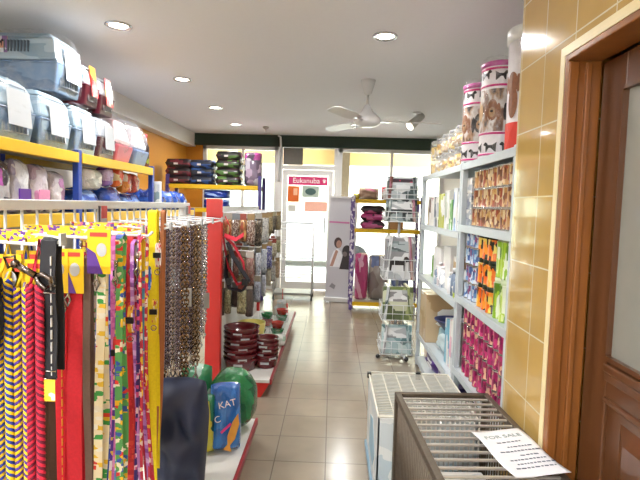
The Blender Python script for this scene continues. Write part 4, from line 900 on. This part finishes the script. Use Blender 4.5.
# chains
def chain_proto(name, label, m, ln, pitch, r, wr):
    t = thing(name, label, 'chain lead', (0, 0, 0), 0, 'metal chain leads')
    for s in (-1, 1):
        b = MB(); k = int(ln/pitch)
        for i in range(k):
            q = MB.__new__(MB); z = -.01-i*pitch; a = i*PI/2+.4
            pts = [(s*.008+math.cos(a)*r*.62*math.cos(u), s*.004+math.sin(a)*r*.62*math.cos(u), z+r*math.sin(u)) for u in [2*PI*j/8 for j in range(8)]]
            b.tube(pts, wr, 4, True)
        b.build('chain', m, t)
    MB().tube([(.008, .004, -.01), (.006, 0, .006), (0, 0, .012), (-.006, 0, .006), (-.008, -.004, -.01)], .003, 6).build('loop', steel, t)
    b = MB(); z = -ln-.02; b.tube([(0, 0, z+.02), (0, 0, z-.02), (.012, 0, z-.04), (0, 0, z-.062), (-.012, 0, z-.04), (-.002, 0, z-.026)], .005, 6); b.build('snap_hook', steel, t)
    return t
st1 = mat('chain_steel', '#c4c0c4', .22, 1, var=.2); st2 = mat('chain_bronze', '#9c8468', .22, 1, var=.2); st3 = mat('chain_dark', '#a094a4', .22, 1, var=.2)
protos = [chain_proto('chain_lead', 'x', st1, .62, .017, .013, .0034), chain_proto('chain_lead', 'x', st2, .72, .021, .016, .0042), chain_proto('chain_lead', 'x', st3, .66, .014, .011, .003)]
used = set()
order = ('outermost', 'second', 'third', 'fourth', 'fifth', 'sixth', 'seventh') or ('at the hook tip', 'second from the hook tip', 'third from the hook tip', 'fourth from the hook tip', 'fifth from the hook tip', 'sixth from the hook tip')
hookn = {2.27: 'the first chain hook past the yellow lead', 2.50: 'the second chain hook', 2.73: 'the third chain hook', 2.96: 'the fourth chain hook', 3.16: 'the last chain hook'}
for hy_ in HK[4:8]:
    for j in range(7):
        i = R.randrange(3); x = -.672-.026*j-max(0, (hy_-2.45)*.17); l = ('bright steel', 'bronze', 'dull grey')[i]+' chain lead, '+order[j]+' on '+hookn[hy_]
        loc = (x, hy_, HZ-.002)
        if i not in used: used.add(i); protos[i].location = loc; protos[i]['label'] = l
        else: dup(protos[i], loc, R.uniform(-.6, .6), l)
for i, (x, y) in enumerate(((-.74, 2.35), (-.70, 2.42), (-.72, 2.86))):
    MBx = MB(); MBx.bx(-.022, .022, -.001, .001, -.09, 0); o = MBx.build('price_tag', paper, None, (x-.0, y-.02, 1.18-.1*i)); o.rotation_euler.z = .2
    tag(o, 'small white paper tag hanging among the chain leads, '+('highest of three', 'second highest', 'lowest and farthest')[i], 'tag')
# navy bag and product bags on the near deck
t = thing('nylon_bag', 'navy blue nylon bag standing on the deck under the chain leads', 'bag', (-.68, 2.25, .141), .05)
b = MB(); b.pouch(.25, .55, .22, 20, 3, 4.5, .28, rnd=.07); b.build('body', mat('navy_nylon', '#222c48', .55, var=.2, scale=8, bump=.3), t)
b = MB(); b.tube([(-.10, -.03, .49), (-.05, -.065, .475), (0, -.075, .48), (.05, -.065, .475), (.10, -.03, .49)], .006, 6); b.ball((.02, -.09, .44), .011).build('drawstring', mat('navy_cord', '#141a30', .6), t)
def bag(label, x, y, w, h, th, rz, cols, nm, tilt=0, seed=0, z=.141, sq=4):
    o = MB().pouch(w, h, th, 14, seed, sq, .12, rnd=.3 if sq < 3 else .06).build('pet_food_bag', pmat(nm, cols, (2.2, 1, 2.6), .2, bump=.5, coat=.6), None, (x, y, z), rotz=rz); o.rotation_euler.x = tilt
    return tag(o, label, 'bag')
bag('rounded dark green bag at the aisle end of the near deck', -.565, 2.93, .29, .38, .22, .12, ['#146c3c', '#1c8048', '#0f5830', '#1c8048'], 'green_bag', 0, 1, .141, 2.3)
kb = bag('bright blue bag with white letters and a golden fish leaning on the green bag', -.555, 2.66, .17, .37, .13, .25, ['#1c6cc4', '#2478d0', '#1860b4', '#2c80d8'], 'kat_bag', -.12, 2)
text('lettering', 'KAT', .05, wht, kb, (.005, -.082, .27), (PI/2, -.2, 0)); text('lettering', 'C', .05, wht, kb, (-.045, -.082, .19), (PI/2, -.3, 0))
b = MB(); b.M = Matrix.Translation((.035, -.078, .12)) @ Matrix.Rotation(.3, 4, 'Y'); b.prism([(.0, .1), (.022, .05), (.024, -.03), (.008, -.07), (.025, -.10), (-.02, -.10), (-.006, -.07), (-.02, -.03), (-.016, .05)], 'y', -.004, .004); b.build('fish_print', mat('gold_print', '#d89838', .5), kb)
b = MB(); b.M = Matrix.Translation((.0, -.072, .14)) @ Matrix.Rotation(-.7, 4, 'Y'); b.bx(-.035, .035, -.004, .004, -.006, .006); b.build('pink_stroke', mat('pink_print', '#e03890', .5), kb)
bag('bag in green, teal and yellow between the navy bag and the blue one', -.67, 2.62, .13, .33, .11, .1, ['#1c7c54', '#2c98b0', '#d8d040', '#146048', '#2060a8'], 'teal_mix', 0, 3)
bag('clear crinkled bag with green contents at the back of the near deck', -.80, 2.97, .20, .38, .13, -.1, ['#1c6c44', '#88a898', '#2c7c50', '#c8d4cc'], 'green_clear', 0, 4)

# packs hanging on the far stand
def pack(label, x, y, z, w, h, th, m, grp):
    t = thing('hanging_pack', label, 'pack', (x, y, z), R.uniform(-.35, .35), grp)
    MB().bx(-w*.4, w*.4, -.003, .003, -.05, 0).build('header_card', R.choice(hcards), t)
    b = MB(); b.M = Matrix.Translation((0, 0, -.045-h)); b.pouch(w, h, th, 8, R.randrange(99), 4, .25); b.build('contents', m, t)
    return t
hcards = [mat('card_'+c[1:], c, .5) for c in ('#948c7c', '#907850', '#8c4034', '#aaa59c', '#7c848c', '#8c8468')]
sets = (((1.415, ('#6c4c3c', '#d8d0c4'), ('#2c2624', '#a89880'), ('#c8c4bc', '#8c949c'), ('#8c7c58', '#c0b088'), ('#4c443c', '#98907c'), ('#6c6048', '#a89c74')), 'upper row'),
        ((1.115, ('#7c4c44', '#a89c90'), ('#a8b0bc', '#e0e0e4'), ('#c8ccd4', '#98a8c0'), ('#3c3c90', '#d8d8e0'), ('#b0a890', '#dcd8c8'), ('#98946c', '#c8c4a0')), 'middle row'),
        ((.86, ('#5c4c44', '#2c2c30'), ('#98a0b4', '#d4d8e0'), ('#b0b8c8', '#dcdce0'), ('#c4bca8', '#948c78'), ('#a8a8a8', '#e0dcd8'), ('#b89c80', '#dccbb4')), 'lower row'))
pl6 = ('nearest the red post', 'second from the red post', 'third from the red post', 'fourth from the red post', 'fifth from the red post', 'last before the window')
for (row, rn) in sets:
    z = row[0]
    for i, cols in enumerate(row[1:]):
        y = 3.98+.40*i
        h = MB().tube([(-.935, y, z+.012), (-.64, y, z+.004), (-.62, y, z+.014)], .004, 6).build('display_hook', white_met, g2)
        ms_ = [mm for kk, mm in MATS.items() if kk.startswith('pack_')][-3:] or [brown]
        m = pmat('pack_%d_%d' % (int(z*100), i), [cols[0], cols[1], cols[0], cols[0], '#3c3834', cols[1]], (9, 3, 12), .3, 'noise', .3, .4)
        for j in range(5):
            hh = R.uniform(.15, .25)
            pack('hanging pack in the %s, hook %s, %s of five' % (rn, pl6[i], ('outermost', 'second', 'middle', 'fourth', 'innermost')[j]), -.65-.06*j, y+R.uniform(-.03, .03), z+.004, R.uniform(.045, .085), hh, .04, (m, ms_[-1])[j % 2], 'packs hanging on the far stand')
t = thing('dog_harness', 'red and black dog harness hanging against the red post', 'harness', (-.745, 3.86, 1.20))
rh = fab('harness_red', '#c01c34'); bh = fab('harness_black', '#1c1c24')
MB().ribbon([(-.10, 0, .03), (-.08, -.02, -.06), (-.05, -.02, -.2), (.02, -.02, -.33), (.08, -.01, -.3), (.06, 0, -.16), (-.02, .0, -.02), (-.08, 0, .03)], (.0, .045, .01), .006).build('body_strap', rh, t)
MB().ribbon([(-.06, -.03, .0), (-.02, -.035, -.1), (.06, -.035, -.22), (.11, -.03, -.30), (.06, -.03, -.38), (-.04, -.03, -.36), (-.07, -.03, -.25), (-.06, -.03, -.1)], (.022, .03, .01), .006).build('girth_strap', bh, t)
MB().ribbon([(-.09, -.01, .05), (0, -.012, .02), (.06, -.01, .06)], (0, .02, .03), .005).tube([(-.05, .0, .02), (-.05, .0, .12), (-.09, .0, .2)], .004).build('handle', rh, t)
MB().bx(-.06, -.02, -.06, -.03, -.33, -.28).build('buckle', black_p, t); MB().bx(.06, .1, -.06, -.03, -.33, -.28).build('buckle', black_p, t)
# bowls
bowl_m = mat('dark_red_bowl', '#5a1018', .2, var=.1, coat=.6)
def bowls(x, y, r, n, h, step, where):
    names_ = ['bottom', 'second', 'third', 'fourth', 'fifth', 'sixth', 'seventh']
    p = None
    for k in range(n):
        l = 'dark red plastic bowl, '+('top' if k == n-1 else names_[k])+' of the '+where
        if p is None:
            p = MB().lathe([(r*.78, 0), (r*.80, .004), (r*.95, h*.8), (r, h), (r*.97, h), (r*.9, h*.8), (r*.74, .014), (0, .012)], 28).build('pet_bowl', bowl_m, None, (x, y, .141)); tag(p, l, 'bowl', 'dark red bowls on the far deck')
            MB().bx(-.035, .035, -r*.94, -r*.90, h*.5, h*.5+.018).build('price_sticker', paper, p)
        else: dup(p, (x+R.uniform(-.004, .004), y+R.uniform(-.004, .004), .141+step*k), R.uniform(-.5, .9), l)
bowls(-.725, 4.05, .148, 7, .10, .042, 'large bowl stack')
bowls(-.525, 4.12, .105, 6, .08, .034, 'smaller bowl stack by the aisle')
o = MB().lathe([(.07, 0), (.10, .05), (.105, .06), (.095, .06), (.06, .01), (0, .01)], 24).build('pet_bowl', mat('pale_yellow_bowl', '#e0d478', .3), None, (-.70, 4.42, .141)); tag(o, 'pale yellow bowl behind the dark red bowl stacks', 'bowl'); o.scale = (1.2, 1.2, 5.0)
rb, gb = mat('red_dish', '#c0281c', .25, coat=.5), mat('green_dish', '#168040', .25, coat=.5); cf = film('clear_pack', '#fafcfc', .95, .08, .8, 20)
for i, (x, y, top_, low_, l) in enumerate(((-.72, 5.05, rb, gb, 'clear pack of a red dish over a green one, near the back panel'), (-.54, 5.1, rb, gb, 'clear pack of a red dish over a green one, at the aisle edge'), (-.70, 5.5, gb, rb, 'clear pack of a green dish over a red one, near the back panel'), (-.56, 5.75, rb, gb, 'clear pack of red and green dishes at the far end of the deck'))):
    t = thing('dish_pack', l, 'pack', (x, y, .141))
    for k, m in enumerate((low_, top_)): MB().lathe([(.05, .01+.075*k), (.068, .065+.075*k), (.07, .07+.075*k), (.062, .07+.075*k), (.045, .02+.075*k), (0, .02+.075*k)], 20).build('dish', m, t)
    MB().bx(-.08, .08, -.08, .08, 0, .19).build('clear_wrap', cf, t, bevel=.015)
for i, (x, y, h) in enumerate(((-.60, 4.62, .15), (-.76, 4.72, .17), (-.50, 4.72, .12), (-.62, 6.05, .2))):
    o = MB().pouch(.17, h, .1, seed=90+i).build('clear_bag', pmat('pale_pack_%d' % (i % 2), ['#c8d0cc', '#e4e8e6', ('#a8c8b8', '#d8c8b0')[i % 2]], (3, 2, 3), .15, bump=.6, coat=.7), None, (x, y, .141), rotz=R.uniform(-.4, .4))
    tag(o, 'pale clear bag on the far deck, '+('just behind the small bowl stack', 'behind the large bowl stack', 'at the aisle edge before the dish packs', 'at the far end past the dish packs')[i], 'bag')
rc = MB().bx(-.07, .07, -.02, .02, 0, .12).bx(-.004, .004, -.004, .004, .12, .3).build('price_sign', red_m, None, (-.60, 6.22, .141), .003); tag(rc, 'small red price sign at the far end of the deck', 'sign')

# ------------------------------------------------------------------ by the entrance: white trolley, banner, right rack
t = thing('wire_trolley', 'white wire shelf trolley on casters before the glass door', 'trolley', (-.60, 8.0, 0))
tw_, td = .60, .40
for x in (-tw_/2, tw_/2):
    for y in (-td/2, td/2): MB().cyl((x, y, .09), (x, y, 1.24), .012).build('post', white_met, t); MB().cyl((x-.012, y, .035), (x+.012, y, .035), .035, n=14).cyl((x, y, .03), (x, y, .1), .008).build('caster', black_p, t)
for z in (.36, .62, .88, 1.12, 1.22):
    b = MB(); b.tube([(-tw_/2, -td/2, z), (tw_/2, -td/2, z), (tw_/2, td/2, z), (-tw_/2, td/2, z)], .006, 6, True)
    for i in range(1, 16): x = -tw_/2+tw_*i/16; b.cyl((x, -td/2, z), (x, td/2, z), .003, n=5)
    if z < 1.2:
        for q in (.05, .09): b.tube([(-tw_/2, -td/2, z+q), (tw_/2, -td/2, z+q), (tw_/2, td/2, z+q), (-tw_/2, td/2, z+q)], .004, 5, True)
    b.build('wire_shelf', white_met, t)
MB().bx(-tw_/2-.01, tw_/2+.01, -td/2-.01, td/2+.01, .08, .115).build('base_tray', mat('grey_tray', '#8c8c88', .4), t, bevel=.004)
t = thing('banner_stand', 'roll-up banner with a person and a dog beside the glass door', 'banner', (.13, 7.75, 0)); tl = .028
t.rotation_euler = (-.03, tl, 0)
MB().bx(-.235, .235, -.05, .05, 0.012, .075).bx(-.2, -.15, -.12, .12, -.004, .014).bx(.15, .2, -.12, .12, -.004, .014).build('base', alu, t, bevel=.006)
MB().cyl((0, .03, .07), (0, .02, 1.64), .01).build('support_pole', alu, t)
pn_ = MB().bx(-.215, .215, -.006, -.003, .07, 1.64).build('banner_sheet', pmat('banner_print', ['#b4b6bc', '#c4c4ca', '#d0d0d4', '#dcdcde'], (.6, 1, 1.1), .5, 'noise', 0, 0, True), t)
MB().bx(-.225, .225, -.014, .014, 1.625, 1.655).build('top_bar', alu, t)
F = -.006
def pr(nm, poly, m, d=.001): MB().prism(poly, 'y', F-d, F).build(nm, m, pn_)
pr('pink_strip', [(-.215, 1.235), (.10, 1.235), (.10, 1.262), (-.215, 1.262)], mat('banner_pink', '#c878a8', .5))
hair = mat('banner_hair', '#4a3a38', .6); skin = mat('banner_skin', '#b08878', .6); shirt = mat('banner_shirt', '#e6e6ea', .6); dogk = mat('banner_dog', '#3a3434', .6)
pr('hair_print', ell(.062, .085, -.06, .93), hair); pr('face_print', ell(.042, .06, -.045, .91), skin, .002)
pr('shirt_print', [(-.17, .55), (.02, .55), (.02, .72), (-.01, .80), (-.06, .84), (-.12, .80), (-.17, .66)], shirt, .0015); pr('arm_print', [(-.17, .56), (-.12, .56), (-.05, .8), (-.09, .82)], skin, .0025)
pr('dog_head_print', ell(.075, .10, .085, .80), dogk, .0025); pr('dog_ear_print', ell(.03, .08, .15, .82), furK, .003); pr('dog_body_print', [(-.02, .52), (.19, .52), (.19, .72), (.13, .78), (.03, .76)], dogk, .002); pr('dog_muzzle_print', ell(.035, .04, .055, .76), mat('banner_muzzle', '#7c706c', .6), .0035)
pr('bowl_print', [(-.16, .24), (-.08, .20), (-.06, .26), (-.12, .30)], mat('banner_grey', '#84848c', .6))
purple_post = pmat('perforated_post', ['#5a4484', '#e0dce8', '#5a4484', '#6c549c'], (2, 2, 40), .4)
rack('rack with a purple perforated post and yellow beams behind the leaflet stand', .27, 1.30, 7.2, 7.65, (.12, 1.185, 1.61), (.295, 1.28), 'x', 7.2, 1.66, .055, purple_post)
bag('beige and pink bag lying on the top yellow beam of the right window rack', .52, 7.40, .30, .17, .24, 0, ['#c8a890', '#d8889c', '#d8c4ac', '#b08c74'], 'beige_pink', 0, 5, 1.611)
bag('small yellow packet at the purple post on the top beam', .335, 7.35, .09, .08, .12, 0, ['#e0c020', '#d8b418', '#e8d860'], 'yellow_pk', 0, 6, 1.611)
bag('red and white packet farther along the top yellow beam', .84, 7.40, .28, .2, .22, 0, ['#b8324c', '#e0d4d0', '#8c2c3c', '#d8c8c0'], 'red_pk', 0, 7, 1.611)
for k in range(3):
    b = MB(); b.M = Matrix.Translation((0, 0, .055)) @ Matrix.Rotation(PI/2, 4, 'X'); b.pouch(.38, .32, .11, 10, k, 6, .1, True)
    o = b.build('pet_mat', pmat('pinkmat', ['#2c2028', '#b03878', '#3c2c34', '#c86898', '#241a20'], (3, 2, 3), .4), None, (.59, 7.42, 1.186+.112*k)); tag(o, 'folded pink and black pet mat on the lower yellow beam, '+('bottom', 'middle', 'top')[k]+' of three', 'pet mat')
box('carton', 'plain brown carton on the lower yellow beam right of the pink mats', 'box', .93, 7.42, 1.186, .2, .25, .2, mat('brown_card', '#a87c50', .7))
bag('large pink bag with white print standing at the foot of the purple post', .45, 7.38, .20, .70, .22, 0, ['#b03c70', '#c04c80', '#d8a0b8', '#a83468'], 'pink_big', 0, 8, .121)
bag('large grey-brown sack leaning beside the pink bag under the yellow beams', .70, 7.40, .30, .68, .26, 0, ['#8c8480', '#9c948c', '#786c68', '#5c6890', '#a89c94'], 'grey_sack', 0, 9, .121)
bag('blue grey sack behind the leaflet stand under the yellow beams', 1.02, 7.40, .28, .6, .24, 0, ['#6878a0', '#8890a8', '#5c6484'], 'blue_sack', 0, 10, .121)

for y, l in ((1.98, 'red and white price card clipped to the white rail above the printed leads'), (3.17, 'red and white price card clipped to the far end of the white rail')):
    t = MB().bx(-.922, -.915, y-.03, y+.03, 1.36, 1.475).build('price_card', mat('price_red', '#d02c20', .4), None); tag(t, l, 'price card')
    MB().bx(-.9145, -.9135, y-.022, y+.022, 1.385, 1.425).bx(-.93, -.9135, y-.03, y-.026, 1.36, 1.475).build('white_panel', paper, t)
for i, (x, wd, c, tl_) in enumerate(((-.752, .010, ['#1c3c98', '#2858b8', '#d0d4e8'], 'deep blue'), (-.732, .024, ['#e080c4', '#e8a0d0', '#d068b0'], 'wide orchid pink'), (-.712, .009, ['#58389c', '#f0f0f0', '#e8c840'], 'violet'),
    (-.697, .010, ['#58a0d0', '#e8e050', '#d8e8f0'], 'sky blue and yellow'), (-.678, .022, ['#d02c30', '#e04838', '#b82028'], 'wide scarlet'), (-.657, .014, ['#b878c8', '#d8b0e0', '#8c489c'], 'lilac'), (-.641, .009, ['#381c70', '#e8c8d8', '#d04888'], 'dark purple and pink'),
    (-.626, .010, ['#c83048', '#f0e0d0', '#e8c030'], 'cherry and cream'))):
    strap(tl_+' printed lead hanging in front of the third hook', x, 1.655+R.uniform(-.015, .015), HZ-.005-.012*(i % 3), .38, wd, pm('thin_%d' % i, c), tw=R.uniform(-.3, .3), sn=(i % 2 == 0))
MB().tube([(-.90, 1.655, HZ+.004), (-.615, 1.655, HZ-.002), (-.60, 1.655, HZ+.012)], .0045, 6).build('display_hook', white_met, g1)
